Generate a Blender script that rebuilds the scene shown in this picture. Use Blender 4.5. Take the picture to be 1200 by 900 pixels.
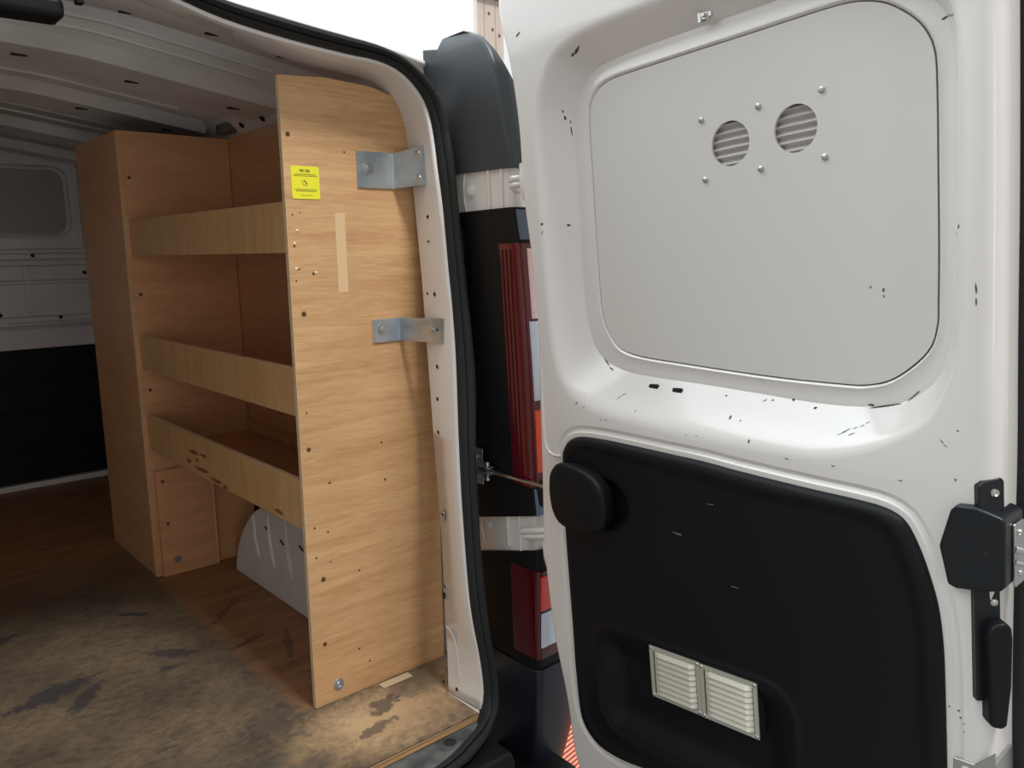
import bpy, bmesh, math, random
from mathutils import Vector, Matrix
from mathutils.geometry import tessellate_polygon
from mathutils.bvhtree import BVHTree

for o in list(bpy.data.objects): bpy.data.objects.remove(o)
S = bpy.context.scene
COL = S.collection
random.seed(7)

# ------------------------------------------------------------------ camera, sky, light, exposure
cam_d = bpy.data.cameras.new('camera'); cam = bpy.data.objects.new('camera', cam_d); COL.objects.link(cam)
R_ = Vector((0.75253898, -0.65833016, -0.01692569)); U_ = Vector((0.12009822, 0.11192337, 0.98643275)); F_ = Vector((0.64750405, 0.74436184, -0.16329098))
cam.matrix_world = Matrix(((R_.x, U_.x, -F_.x, -0.73137), (R_.y, U_.y, -F_.y, -1.49781), (R_.z, U_.z, -F_.z, 0.96642), (0, 0, 0, 1)))
cam_d.sensor_width = 36; cam_d.lens = 952.77 / 1200 * 36; cam_d.clip_start = 0.02
S.camera = cam
S.view_settings.view_transform = 'Standard'; S.view_settings.look = 'None'; S.view_settings.gamma = 1
S.view_settings.use_curve_mapping = False; S.view_settings.exposure = 0.0

w = bpy.data.worlds.new('daylight'); S.world = w; w.use_nodes = True
nt = w.node_tree; nt.nodes.clear()
out = nt.nodes.new('ShaderNodeOutputWorld'); bg = nt.nodes.new('ShaderNodeBackground')
tc = nt.nodes.new('ShaderNodeTexCoord'); sp = nt.nodes.new('ShaderNodeSeparateXYZ')
nt.links.new(tc.outputs['Generated'], sp.inputs[0])
# bright overcast sky, brightest ahead of the van (+Y) and overhead, dim workshop low down and behind
m1 = nt.nodes.new('ShaderNodeMath'); m1.operation = 'MULTIPLY_ADD'; m1.inputs[1].default_value = 0.6
m2 = nt.nodes.new('ShaderNodeMath'); m2.operation = 'MULTIPLY'; m2.inputs[1].default_value = 0.8
nt.links.new(sp.outputs['Z'], m2.inputs[0]); nt.links.new(sp.outputs['Y'], m1.inputs[0]); nt.links.new(m2.outputs[0], m1.inputs[2])
cr = nt.nodes.new('ShaderNodeValToRGB'); m3 = nt.nodes.new('ShaderNodeMath'); m3.operation = 'ADD'; m3.inputs[1].default_value = .5
mx_ = nt.nodes.new('ShaderNodeMath'); mx_.operation = 'MULTIPLY_ADD'; mx_.inputs[1].default_value = -.2; nt.links.new(sp.outputs['X'], mx_.inputs[0]); nt.links.new(m1.outputs[0], mx_.inputs[2])
nt.links.new(mx_.outputs[0], m3.inputs[0]); m3.use_clamp = False
m4 = nt.nodes.new('ShaderNodeMath'); m4.operation = 'DIVIDE'; m4.inputs[1].default_value = 1.5; nt.links.new(m3.outputs[0], m4.inputs[0])
nt.links.new(m4.outputs[0], cr.inputs[0])
e = cr.color_ramp.elements; e[0].position = 0.0; e[0].color = (.62, .57, .525, 1); e[1].position = .755; e[1].color = (1.25, 1.30, 1.32, 1)
e_ = e.new(.36); e_.color = (.42, .397, .372, 1); e_ = e.new(.5); e_.color = (.268, .25, .23, 1)
e_ = e.new(1.0); e_.color = (3.2, 3.5, 3.6, 1)
nt.links.new(cr.outputs[0], bg.inputs[0]); bg.inputs[1].default_value = 1.0
nt.links.new(bg.outputs[0], out.inputs[0])

ld = bpy.data.lights.new('daylight_opening', 'AREA'); ld.shape = 'SQUARE'; ld.size = 0.9; ld.energy = 228; ld.color = (.95, .985, 1.0)
lo = bpy.data.objects.new('daylight_opening', ld); COL.objects.link(lo)
tgt = Vector((.2, -.1, .9)); dr = Vector((-.03, .5, -.86)).normalized()
lo.location = tgt - dr * 5.0
lo.rotation_euler = dr.to_track_quat('-Z', 'Y').to_euler()

ld2 = bpy.data.lights.new('edge_highlight_lamp', 'AREA'); ld2.shape = 'RECTANGLE'; ld2.size = .45; ld2.size_y = 2.2; ld2.energy = 13; ld2.color = (.93, .96, 1.0)  # added lamp out of view, brightens the door's free edge and shelf lips
lo2 = bpy.data.objects.new('edge_highlight_lamp', ld2); COL.objects.link(lo2); lo2.location = (-2.1, -6.0, 1.3)
lo2.rotation_euler = Vector((.3, 1, -.03)).to_track_quat('-Z', 'Y').to_euler()

# ------------------------------------------------------------------ materials
def mat(name, col=(.8, .8, .8), rough=.5, metal=0, coat=0, spec=.5, emit=None, trans=0):
    m = bpy.data.materials.new(name); m.use_nodes = True
    b = m.node_tree.nodes['Principled BSDF']
    b.inputs['Base Color'].default_value = (*col, 1); b.inputs['Roughness'].default_value = rough
    b.inputs['Metallic'].default_value = metal; b.inputs['Coat Weight'].default_value = coat
    b.inputs['Specular IOR Level'].default_value = spec
    if trans: b.inputs['Transmission Weight'].default_value = trans
    if emit: b.inputs['Emission Color'].default_value = (*emit[0], 1); b.inputs['Emission Strength'].default_value = emit[1]
    return m
def N(m, t): return m.node_tree.nodes.new(t)
def L(m, a, b): m.node_tree.links.new(a, b)
def coords(m, scale=(1, 1, 1), rot=(0, 0, 0)):
    t = N(m, 'ShaderNodeTexCoord'); p = N(m, 'ShaderNodeMapping')
    p.inputs['Scale'].default_value = scale; p.inputs['Rotation'].default_value = rot
    L(m, t.outputs['Object'], p.inputs[0]); return p.outputs[0]
def noise(m, vec, scale=1, detail=4, rough=.5, dist=0):
    n = N(m, 'ShaderNodeTexNoise'); n.inputs['Scale'].default_value = scale; n.inputs['Detail'].default_value = detail
    n.inputs['Roughness'].default_value = rough; n.inputs['Distortion'].default_value = dist
    L(m, vec, n.inputs['Vector']); return n.outputs['Fac']
def ramp(m, fac, stops):
    r = N(m, 'ShaderNodeValToRGB'); L(m, fac, r.inputs[0]); el = r.color_ramp.elements
    while len(el) < len(stops): el.new(.5)
    for i, (p, c) in enumerate(stops): el[i].position = p; el[i].color = (*c, 1) if len(c) == 3 else c
    return r.outputs[0]
def mix(m, f, a, b, mode='MIX'):
    x = N(m, 'ShaderNodeMix'); x.data_type = 'RGBA'; x.blend_type = mode
    if isinstance(f, (int, float)): x.inputs[0].default_value = f
    else: L(m, f, x.inputs[0])
    for k, v in ((6, a), (7, b)):
        if isinstance(v, tuple): x.inputs[k].default_value = (*v, 1)
        else: L(m, v, x.inputs[k])
    return x.outputs[2]
def setc(m, sock, inp='Base Color'): L(m, sock, m.node_tree.nodes['Principled BSDF'].inputs[inp])
def bump(m, fac, strength=.2, dist=.002):
    b = N(m, 'ShaderNodeBump'); b.inputs['Strength'].default_value = strength; b.inputs['Distance'].default_value = dist
    L(m, fac, b.inputs['Height']); L(m, b.outputs[0], m.node_tree.nodes['Principled BSDF'].inputs['Normal'])

def wood(name, a, b, stretch, dots=False, rough=.42, rot=(0, 0, 0)):
    m = mat(name, rough=rough)
    v = coords(m, stretch, rot)
    f = noise(m, v, 1.0, 6, .62, .6)
    g = noise(m, coords(m, tuple(s * 7 for s in stretch), rot), 1.0, 3, .6)
    c = ramp(m, f, [(.28, a), (.5, tuple((x + y) / 2 for x, y in zip(a, b))), (.74, b)])
    c2 = mix(m, .22, c, ramp(m, g, [(.35, tuple(x * .72 for x in a)), (.62, b)]), 'MIX')
    big = noise(m, coords(m, (2.2, 2.2, 2.2)), 1, 2)
    c3 = mix(m, .35, c2, ramp(m, big, [(.3, (.78, .74, .70)), (.7, (1, 1, 1))]), 'MULTIPLY')
    setc(m, c3); bump(m, g, .08, .001)
    return m
PLY = wood('beech_ply', (.51, .262, .110), (.76, .48, .245), (3.0, 3.0, 38.0), rot=(0, math.radians(8), 0))
PLYX = wood('beech_ply_inner', (.60, .30, .145), (.74, .42, .21), (3.0, 3.0, 26.0))
PLYV = wood('birch_ply_lip', (.56, .30, .12), (.74, .46, .22), (30, 34, 3.0))
PLYE = wood('ply_edge', (.72, .50, .28), (.82, .62, .40), (6, 6, 90))
WHITE = mat('white_paint', (.80, .79, .775), .30, coat=1.0); WHITE.node_tree.nodes['Principled BSDF'].inputs['Coat Roughness'].default_value = .12
n_ = noise(WHITE, coords(WHITE, (3, 3, 3)), 1, 3); setc(WHITE, ramp(WHITE, n_, [(.3, (.75, .715, .685)), (.7, (.785, .755, .73))]))
WHITEIN = mat('white_primer', (.66, .65, .62), .5)
n_ = noise(WHITEIN, coords(WHITEIN, (5, 5, 5)), 1, 5); setc(WHITEIN, ramp(WHITEIN, n_, [(.3, (.64, .61, .59)), (.65, (.76, .735, .71))]))
BOARD = mat('white_board', (.68, .655, .62), .30, coat=.1)
BLACK = mat('black_plastic', (.0055, .006, .0075), .5, spec=.22)
n_ = noise(BLACK, coords(BLACK, (400, 400, 400)), 1, 2); bump(BLACK, n_, .12, .0006)
BLACKS = mat('satin_black', (.009, .011, .014), .34, spec=.35)
RUBBER = mat('rubber', (.016, .017, .018), .55, spec=.3)
CAPM = mat('dark_grey_plastic', (.035, .042, .050), .45, spec=.6)
ZINC = mat('zinc_steel', (.50, .56, .60), .33, metal=.9)
n_ = noise(ZINC, coords(ZINC, (14, 14, 14)), 1, 5); setc(ZINC, ramp(ZINC, n_, [(.35, (.36, .43, .48)), (.6, (.60, .65, .68))]))
STEEL = mat('steel', (.6, .6, .58), .28, metal=1)
ALU = mat('pressed_aluminium', (.70, .68, .58), .42, metal=.55)
REDD = mat('red_lens', (.11, .002, .008), .22, coat=.25)
REDB = mat('bright_red_lens', (.75, .03, .015), .12, coat=.6)
ORANGE = mat('daylit_lens_orange', (.95, .10, .02), .15, coat=.5)  # red lens with the daylight on its rear face in the colour
CLEAR = mat('clear_lens', (.62, .72, .85), .08, metal=.3, coat=.8)
YEL = mat('yellow_sticker', (.86, .80, .035), .45)
INK = mat('ink', (.06, .07, .02), .6)
DARK = mat('dark_hole', (.012, .010, .009), .8)
SCRATCH = mat('dark_chip', (.06, .06, .06), .7)
GREYM = mat('painted_sill', (.07, .075, .08), .5)
n_ = noise(GREYM, coords(GREYM, (22, 22, 22)), 1, 5); setc(GREYM, ramp(GREYM, n_, [(.35, (.04, .043, .048)), (.62, (.12, .125, .12))]))

# worn ply load floor
FLOORM = mat('worn_ply', rough=.5)
def ellipse_mask(m, cx, cy, rx, ry, ang, soft=.35, wob=.5):
    t = N(m, 'ShaderNodeTexCoord'); p = N(m, 'ShaderNodeMapping'); p.vector_type = 'TEXTURE'
    p.inputs['Location'].default_value = (cx, cy, 0); p.inputs['Rotation'].default_value = (0, 0, ang); p.inputs['Scale'].default_value = (rx, ry, 1)
    L(m, t.outputs['Object'], p.inputs[0])
    s = N(m, 'ShaderNodeSeparateXYZ'); L(m, p.outputs[0], s.inputs[0])
    c = N(m, 'ShaderNodeCombineXYZ'); L(m, s.outputs[0], c.inputs[0]); L(m, s.outputs[1], c.inputs[1])
    ln = N(m, 'ShaderNodeVectorMath'); ln.operation = 'LENGTH'; L(m, c.outputs[0], ln.inputs[0])
    nz = noise(m, coords(m, (42, 42, 42)), 1, 6, .65)
    a = N(m, 'ShaderNodeMath'); a.operation = 'MULTIPLY_ADD'; a.inputs[1].default_value = wob * 3; L(m, nz, a.inputs[0])
    sub = N(m, 'ShaderNodeMath'); sub.operation = 'SUBTRACT'; sub.inputs[1].default_value = wob * 1.5; L(m, ln.outputs['Value'], sub.inputs[0])
    L(m, sub.outputs[0], a.inputs[2])
    return ramp(m, a.outputs[0], [(1 - soft, (1, 1, 1)), (1.0, (0, 0, 0))])
def build_floor_mat(m):
    g = noise(m, coords(m, (5, 26, 5), (0, 0, math.radians(4))), 1, 5, .6, .4)
    varn = ramp(m, g, [(.3, (.24, .105, .045)), (.7, (.40, .20, .09))])
    big = noise(m, coords(m, (5, 5, 5)), 1, 6, .62)
    worn = ramp(m, big, [(.30, (.075, .056, .040)), (.48, (.125, .093, .062)), (.6, (.165, .120, .075)), (.75, (.22, .145, .075))])
    fine = noise(m, coords(m, (38, 60, 38), (0, 0, .5)), 1, 6, .7, .5)
    worn = mix(m, .75, worn, ramp(m, fine, [(.34, (.50, .46, .44)), (.5, (.92, .9, .88)), (.66, (1.25, 1.15, 1.0))]), 'MULTIPLY')
    scr = noise(m, coords(m, (2.5, 150, 2.5), (0, 0, -.9)), 1, 2, .5, .2); scr2 = noise(m, coords(m, (6, 6, 6)), 1, 2)
    sm = N(m, 'ShaderNodeMath'); sm.operation = 'MULTIPLY'; L(m, ramp(m, scr, [(.70, (0, 0, 0)), (.74, (1, 1, 1))]), sm.inputs[0]); L(m, ramp(m, scr2, [(.52, (0, 0, 0)), (.62, (.7, .7, .7))]), sm.inputs[1])
    worn = mix(m, sm.outputs[0], worn, (.40, .33, .25))
    # unworn varnish keeps its colour under the shelving and far in
    t = N(m, 'ShaderNodeTexCoord'); s = N(m, 'ShaderNodeSeparateXYZ'); L(m, t.outputs['Object'], s.inputs[0])
    nz = noise(m, coords(m, (7, 7, 7)), 1, 4)
    def wob(sock, amt):
        a = N(m, 'ShaderNodeMath'); a.operation = 'MULTIPLY_ADD'; a.inputs[1].default_value = amt; L(m, nz, a.inputs[0])
        b = N(m, 'ShaderNodeMath'); b.operation = 'SUBTRACT'; b.inputs[1].default_value = amt * .5; L(m, sock, b.inputs[0]); L(m, b.outputs[0], a.inputs[2]); return a.outputs[0]
    fx = N(m, 'ShaderNodeMapRange'); fx.inputs[1].default_value = -.045; fx.inputs[2].default_value = .01; L(m, wob(s.outputs[0], .05), fx.inputs[0])
    gy = N(m, 'ShaderNodeMapRange'); gy.inputs[1].default_value = .0; gy.inputs[2].default_value = .02; L(m, s.outputs[1], gy.inputs[0])
    fxy = N(m, 'ShaderNodeMath'); fxy.operation = 'MULTIPLY'; L(m, fx.outputs[0], fxy.inputs[0]); L(m, gy.outputs[0], fxy.inputs[1])
    fy = N(m, 'ShaderNodeMapRange'); fy.inputs[1].default_value = .95; fy.inputs[2].default_value = 1.45; L(m, wob(s.outputs[1], .7), fy.inputs[0])
    mx = N(m, 'ShaderNodeMath'); mx.operation = 'MAXIMUM'; L(m, fxy.outputs[0], mx.inputs[0]); L(m, fy.outputs[0], mx.inputs[1])
    c = mix(m, mx.outputs[0], worn, varn)
    # paler brown area by the sill
    f3 = ellipse_mask(m, .10, -.13, .26, .14, 0, .7, .5)
    c = mix(m, f3, c, ramp(m, big, [(.35, (.30, .19, .10)), (.65, (.50, .335, .185))]))
    for (cx, cy, rx, ry, an, k) in ((-.41, .46, .10, .035, .3, .85), (-.36, .39, .07, .02, .9, .8), (-.50, .83, .10, .035, .2, .85), (-.58, .80, .03, .05, .2, .8),
                                    (-.15, .77, .055, .012, -.75, .9), (-.145, .47, .07, .024, -.7, .8), (-.17, .40, .03, .015, 0, .7), (.115, -.085, .045, .028, .3, .75),
                                    (.06, -.15, .05, .018, .2, .7), (.20, -.06, .06, .05, .2, .45), (-.1, .02, .08, .05, .5, .4), (-.2, -.12, .1, .05, .5, .4), (-.09, -.17, .05, .03, .5, .5),
                                    (.09, .32, .10, .012, 1.2, .5), (.02, .40, .06, .012, .3, .55), (.05, .62, .09, .012, .8, .5)):
        mk = ellipse_mask(m, cx, cy, rx, ry, an, .28, .95)
        sc = N(m, 'ShaderNodeMath'); sc.operation = 'MULTIPLY'; sc.inputs[1].default_value = k; L(m, mk, sc.inputs[0])
        c = mix(m, sc.outputs[0], c, (.040, .037, .038))
    setc(m, c); bump(m, big, .1, .002)
build_floor_mat(FLOORM)

# ------------------------------------------------------------------ mesh helpers
def link(o, parent=None):
    COL.objects.link(o)
    if parent is not None:
        o.parent = parent; o.matrix_parent_inverse = parent.matrix_basis.inverted() if not parent.get('_loc') else Matrix()
        if parent.parent is not None and not parent.get('_loc'):
            o.matrix_parent_inverse = (parent.parent.matrix_basis @ parent.matrix_parent_inverse @ parent.matrix_basis).inverted()
    return o
def ob(name, bm, m, parent=None, smooth=True, bevel=0, angle=35, label=None, recalc=True):
    if recalc: bmesh.ops.recalc_face_normals(bm, faces=bm.faces)
    me = bpy.data.meshes.new(name); bm.to_mesh(me); bm.free()
    for x in (m if isinstance(m, (list, tuple)) else [m]): me.materials.append(x)
    o = bpy.data.objects.new(name, me)
    if smooth:
        me.polygons.foreach_set('use_smooth', [True] * len(me.polygons))
        me.set_sharp_from_angle(angle=math.radians(angle))
    if bevel:
        b = o.modifiers.new('bevel', 'BEVEL'); b.width = bevel; b.segments = 3; b.limit_method = 'ANGLE'; b.angle_limit = math.radians(40); b.harden_normals = True
    if label: o['label'] = label
    link(o, parent)
    return o
def empty(name, loc, label, cat, M=None, group=None):
    o = bpy.data.objects.new(name, None); o.empty_display_size = .05
    if M is not None: o.matrix_basis = M
    else: o.location = loc
    COL.objects.link(o); bpy.context.view_layer.update()
    o['label'] = label; o['category'] = cat
    if group: o['group'] = group
    return o
def loc_parent(p):  # children given in the parent's own frame
    p['_loc'] = 1
def tag(o, label, cat, group=None):
    o['label'] = label; o['category'] = cat
    if group: o['group'] = group
    return o
def box(bm, x0, x1, y0, y1, z0, z1):
    v = [bm.verts.new(p) for p in ((x0, y0, z0), (x1, y0, z0), (x1, y1, z0), (x0, y1, z0), (x0, y0, z1), (x1, y0, z1), (x1, y1, z1), (x0, y1, z1))]
    for f in ((0, 1, 2, 3), (4, 7, 6, 5), (0, 4, 5, 1), (1, 5, 6, 2), (2, 6, 7, 3), (3, 7, 4, 0)): bm.faces.new([v[i] for i in f])
    return v
def NB(): return bmesh.new()
def prism(bm, pts, axis, a, b):
    """polygon of 2-D pts extruded along axis from a to b. axis x: pts=(y,z); y: (x,z); z: (x,y)"""
    f = {'x': lambda p, t: (t, p[0], p[1]), 'y': lambda p, t: (p[0], t, p[1]), 'z': lambda p, t: (p[0], p[1], t)}[axis]
    v0 = [bm.verts.new(f(p, a)) for p in pts]; v1 = [bm.verts.new(f(p, b)) for p in pts]
    bm.faces.new(v0); bm.faces.new(v1[::-1]); n = len(pts)
    for i in range(n): bm.faces.new((v0[i], v1[i], v1[(i + 1) % n], v0[(i + 1) % n]))
def catmull(pts, closed=True, sub=6):
    n = len(pts); res = []
    rng = range(n) if closed else range(n - 1)
    P = [Vector(p) for p in pts]
    for i in rng:
        if closed: p0, p1, p2, p3 = P[(i - 1) % n], P[i], P[(i + 1) % n], P[(i + 2) % n]
        else: p0, p1, p2, p3 = P[max(i - 1, 0)], P[i], P[i + 1], P[min(i + 2, n - 1)]
        d1 = (p2 - p1).length
        m1_ = (p2 - p0); m2_ = (p3 - p1)
        la = (p1 - p0).length or d1; lb = (p3 - p2).length or d1
        m1_ = m1_ * (d1 / (la + d1)); m2_ = m2_ * (d1 / (lb + d1))
        for k in range(sub):
            t = k / sub
            res.append(p1 * (2 * t**3 - 3 * t**2 + 1) + m1_ * (t**3 - 2 * t**2 + t) + p2 * (-2 * t**3 + 3 * t**2) + m2_ * (t**3 - t**2))
    if not closed: res.append(P[-1])
    return res
def resample(pts, n, closed=True):
    P = list(pts) + ([pts[0]] if closed else [])
    d = [0]
    for i in range(1, len(P)): d.append(d[-1] + (P[i] - P[i - 1]).length)
    res = []; j = 0
    for k in range(n):
        t = d[-1] * k / (n if closed else n - 1)
        while j < len(P) - 2 and d[j + 1] < t: j += 1
        s = (t - d[j]) / max(d[j + 1] - d[j], 1e-9); res.append(P[j].lerp(P[j + 1], min(max(s, 0), 1)))
    return res
def angsample(pts, c, angs):
    """intersect rays from c with the closed outline"""
    res = []; n = len(pts)
    for a in angs:
        dx, dy = math.cos(a), math.sin(a); best = None
        for i in range(n):
            p, q = pts[i], pts[(i + 1) % n]
            ex, ey = q.x - p.x, q.y - p.y; den = dx * ey - dy * ex
            if abs(den) < 1e-12: continue
            fx, fy = p.x - c[0], p.y - c[1]
            t = (fx * ey - fy * ex) / den; s = (fx * dy - fy * dx) / den
            if t > 0 and -1e-9 <= s <= 1 + 1e-9 and (best is None or t > best): best = t
        res.append(Vector((c[0] + dx * best, c[1] + dy * best)))
    return res
def offs(pts, d):
    """outward offset of a closed 2-D outline; d may be a function of the point"""
    n = len(pts); area = sum(pts[i].x * pts[(i + 1) % n].y - pts[(i + 1) % n].x * pts[i].y for i in range(n)); sg = 1 if area > 0 else -1
    res = []
    for i in range(n):
        t = pts[(i + 1) % n] - pts[(i - 1) % n]; t.normalize()
        nn = Vector((t.y, -t.x)) * sg
        res.append(pts[i] + nn * (d(pts[i]) if callable(d) else d))
    return res
def ring(bm, pts, w_): return [bm.verts.new((p.x, p.y, w_[i] if isinstance(w_, list) else w_)) for i, p in enumerate(pts)]
def bridge(bm, a, b, closed=True):
    n = len(a)
    for i in range(n if closed else n - 1):
        try: bm.faces.new((a[i], a[(i + 1) % n], b[(i + 1) % n], b[i]))
        except ValueError: pass
def fillholes(bm, loops, mi=0):
    """triangulate the area between outer loop and holes (lists of BMVerts lying in one plane)"""
    flat = [v for l in loops for v in l]
    tris = tessellate_polygon([[v.co.copy() for v in l] for l in loops])
    for t in tris:
        try: f = bm.faces.new([flat[i] for i in t]); f.material_index = mi
        except ValueError: pass
def tube(bm, pts, r, seg=10, cap=True):
    P = [Vector(p) for p in pts]; prev = None; rings = []
    for i, p in enumerate(P):
        t = (P[min(i + 1, len(P) - 1)] - P[max(i - 1, 0)]).normalized()
        if prev is None:
            a = Vector((0, 0, 1)) if abs(t.z) < .9 else Vector((1, 0, 0)); x = t.cross(a).normalized()
        else: x = (prev - t * prev.dot(t)).normalized()
        prev = x; y = t.cross(x); rr = r[i] if isinstance(r, (list, tuple)) else r
        rings.append([bm.verts.new(p + (x * math.cos(2 * math.pi * k / seg) + y * math.sin(2 * math.pi * k / seg)) * rr) for k in range(seg)])
    for a, b in zip(rings, rings[1:]): bridge(bm, a, b)
    if cap: bm.faces.new(rings[0][::-1]); bm.faces.new(rings[-1])
def lathe(bm, prof, c, axis, seg=20):
    """prof: (radius, height) pairs along axis"""
    ax = Vector(axis).normalized(); a = Vector((0, 0, 1)) if abs(ax.z) < .9 else Vector((1, 0, 0)); x = ax.cross(a).normalized(); y = ax.cross(x)
    rs = [[bm.verts.new(Vector(c) + ax * h + (x * math.cos(2 * math.pi * k / seg) + y * math.sin(2 * math.pi * k / seg)) * max(r, 1e-5)) for k in range(seg)] for r, h in prof]
    for a_, b_ in zip(rs, rs[1:]): bridge(bm, a_, b_)
    bm.faces.new(rs[0][::-1]); bm.faces.new(rs[-1])
def bolt(bm, c, axis, r=.008, washer=.014, seg=6):
    lathe(bm, [(washer, 0), (washer, .0018), (washer * .5, .0022)], c, axis, 20)
    ax = Vector(axis).normalized(); lathe(bm, [(r, .0018), (r, .006), (r * .8, .0075)], c, axis, seg)
def cyl(bm, c, axis, r, h0, h1, seg=16): lathe(bm, [(r, h0), (r, h1)], c, axis, seg)
def V2(l): return [Vector(p) for p in l]
def piece(name, m, parent, *boxes, bevel=.0008, label=None):
    bm = NB()
    for b in boxes: box(bm, *b)
    return ob(name, bm, m, parent, bevel=bevel, label=label)
def struct(o): o['kind'] = 'structure'; return o

# ================================================================== GROUND of the workshop
GROUND = mat('orange_ribbed_tile', (.8, .2, .08), .45)
def ground_mat(m):
    t = N(m, 'ShaderNodeTexCoord'); s = N(m, 'ShaderNodeSeparateXYZ')
    p = N(m, 'ShaderNodeMapping'); p.inputs['Rotation'].default_value = (0, 0, math.radians(36)); L(m, t.outputs['Object'], p.inputs[0]); L(m, p.outputs[0], s.inputs[0])
    pp = N(m, 'ShaderNodeMath'); pp.operation = 'PINGPONG'; pp.inputs[1].default_value = .12; L(m, s.outputs[0], pp.inputs[0])
    ad = N(m, 'ShaderNodeMath'); ad.operation = 'ADD'; L(m, pp.outputs[0], ad.inputs[0]); L(m, s.outputs[1], ad.inputs[1])
    mu = N(m, 'ShaderNodeMath'); mu.operation = 'MULTIPLY'; mu.inputs[1].default_value = 2 * math.pi / .021; L(m, ad.outputs[0], mu.inputs[0])
    sn = N(m, 'ShaderNodeMath'); sn.operation = 'SINE'; L(m, mu.outputs[0], sn.inputs[0])
    mr = N(m, 'ShaderNodeMapRange'); mr.inputs[1].default_value = -1; L(m, sn.outputs[0], mr.inputs[0])
    setc(m, ramp(m, mr.outputs[0], [(.3, (.22, .02, .01)), (.55, (.78, .15, .06)), (.8, (.85, .30, .17))]))
    bump(m, mr.outputs[0], .5, .004)
ground_mat(GROUND)
CONC = mat('concrete', (.20, .195, .185), .7); setc(CONC, ramp(CONC, noise(CONC, coords(CONC, (2, 2, 2)), 1, 6), [(.3, (.13, .125, .12)), (.7, (.24, .235, .225))]))
bm = NB(); box(bm, -6, 8, -6, 8, -.65, -.565)
struct(ob('floor', bm, CONC, smooth=False))['label'] = 'grey concrete workshop floor under the van'
bm = NB(); box(bm, .62, 1.9, -.35, 1.5, -.565, -.55)
tag(ob('floor_mat', bm, GROUND, smooth=False), 'orange ribbed floor mat glimpsed between the bumper and the open door', 'floor mat')

# ================================================================== VAN BODY
van = empty('panel_van', (-.45, 1.0, -.55), 'white panel van seen through its open rear doorway', 'van')

SEALIN = [(-1.20, -.09, 1.20), (-1.12, -.082, 1.33), (-.9, -.076, 1.425), (-.5, -.0755, 1.432), (-.30, -.0765, 1.404), (-.2025, -.0777, 1.3788), (-.1451, -.0796, 1.3631), (-.0656, -.0813, 1.3499), (.0202, -.0824, 1.3407), (.1128, -.0833, 1.3338), (.1632, -.0836, 1.3316), (.2138, -.0852, 1.3187), (.2531, -.089, 1.2881), (.2754, -.0937, 1.2501), (.2833, -.1004, 1.1964), (.2851, -.109, 1.1281), (.2880, -.1176, 1.0594), (.2862, -.1349, .9205), (.2860, -.1433, .8538), (.2818, -.1562, .7502), (.27, -.1733, .6132), (.2601, -.1899, .4809), (.2580, -.1944, .4452), (.2520, -.2167, .2666), (.2540, -.2252, .1983), (.2623, -.235, .1196), (.2644, -.2442, .0465), (.257, -.252, .012), (.238, -.2652, -.010), (.176, -.285, -.018), (.11, -.307, -.019), (-.05, -.325, -.019), (-.5, -.33, -.019), (-1.1, -.33, -.019)]
SEALOUT = [(-1.24, -.10, 1.20), (-1.16, -.095, 1.37), (-.9, -.090, 1.458), (-.5, -.0895, 1.452), (-.30, -.0905, 1.418), (-.1318, -.0915, 1.388), (-.0684, -.0924, 1.3808), (.0164, -.0936, 1.3715), (.1078, -.0946, 1.363), (.1573, -.0953, 1.3578), (.2074, -.0968, 1.3457), (.2375, -.0987, 1.3301), (.2626, -.1008, 1.3135), (.2825, -.1032, 1.2941), (.2999, -.1076, 1.2594), (.309, -.1133, 1.2138), (.3155, -.1196, 1.1628), (.3147, -.1246, 1.1232), (.3134, -.1343, 1.0453), (.3142, -.1441, .9669), (.3144, -.1562, .8704), (.316, -.1655, .7961), (.3134, -.1788, .6896), (.295, -.1948, .5615), (.2887, -.2052, .4782), (.2808, -.2208, .3534), (.2804, -.2322, .2624), (.2812, -.2426, .1796), (.2882, -.2584, .053), (.2828, -.2635, .0121), (.258, -.275, -.030), (.203, -.306, -.035), (.146, -.329, -.035), (-.05, -.352, -.035), (-.5, -.358, -.035), (-1.1, -.358, -.035)]
STRIPIN = [(-1.14, -.02, 1.20), (-1.08, .01, 1.30), (-.9, .032, 1.405), (-.5, .033, 1.428), (-.30, .030, 1.408), (-.1814, .028, 1.3838), (-.1032, .0261, 1.3685), (-.0184, .023, 1.3444), (.0728, .0212, 1.3297), (.1473, .0205, 1.3243), (.2157, .0192, 1.3139), (.2557, .0157, 1.2853), (.2782, .0106, 1.2452), (.2875, .0049, 1.1996), (.2919, -.0078, 1.0974), (.2901, -.031, .9119), (.2885, -.0377, .8585), (.2805, -.0639, .6487), (.278, -.0709, .5928), (.2700, -.1002, .358), (.2561, -.1252, .1582), (.2536, -.1321, .1032), (.2480, -.140, .0005)]
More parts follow.
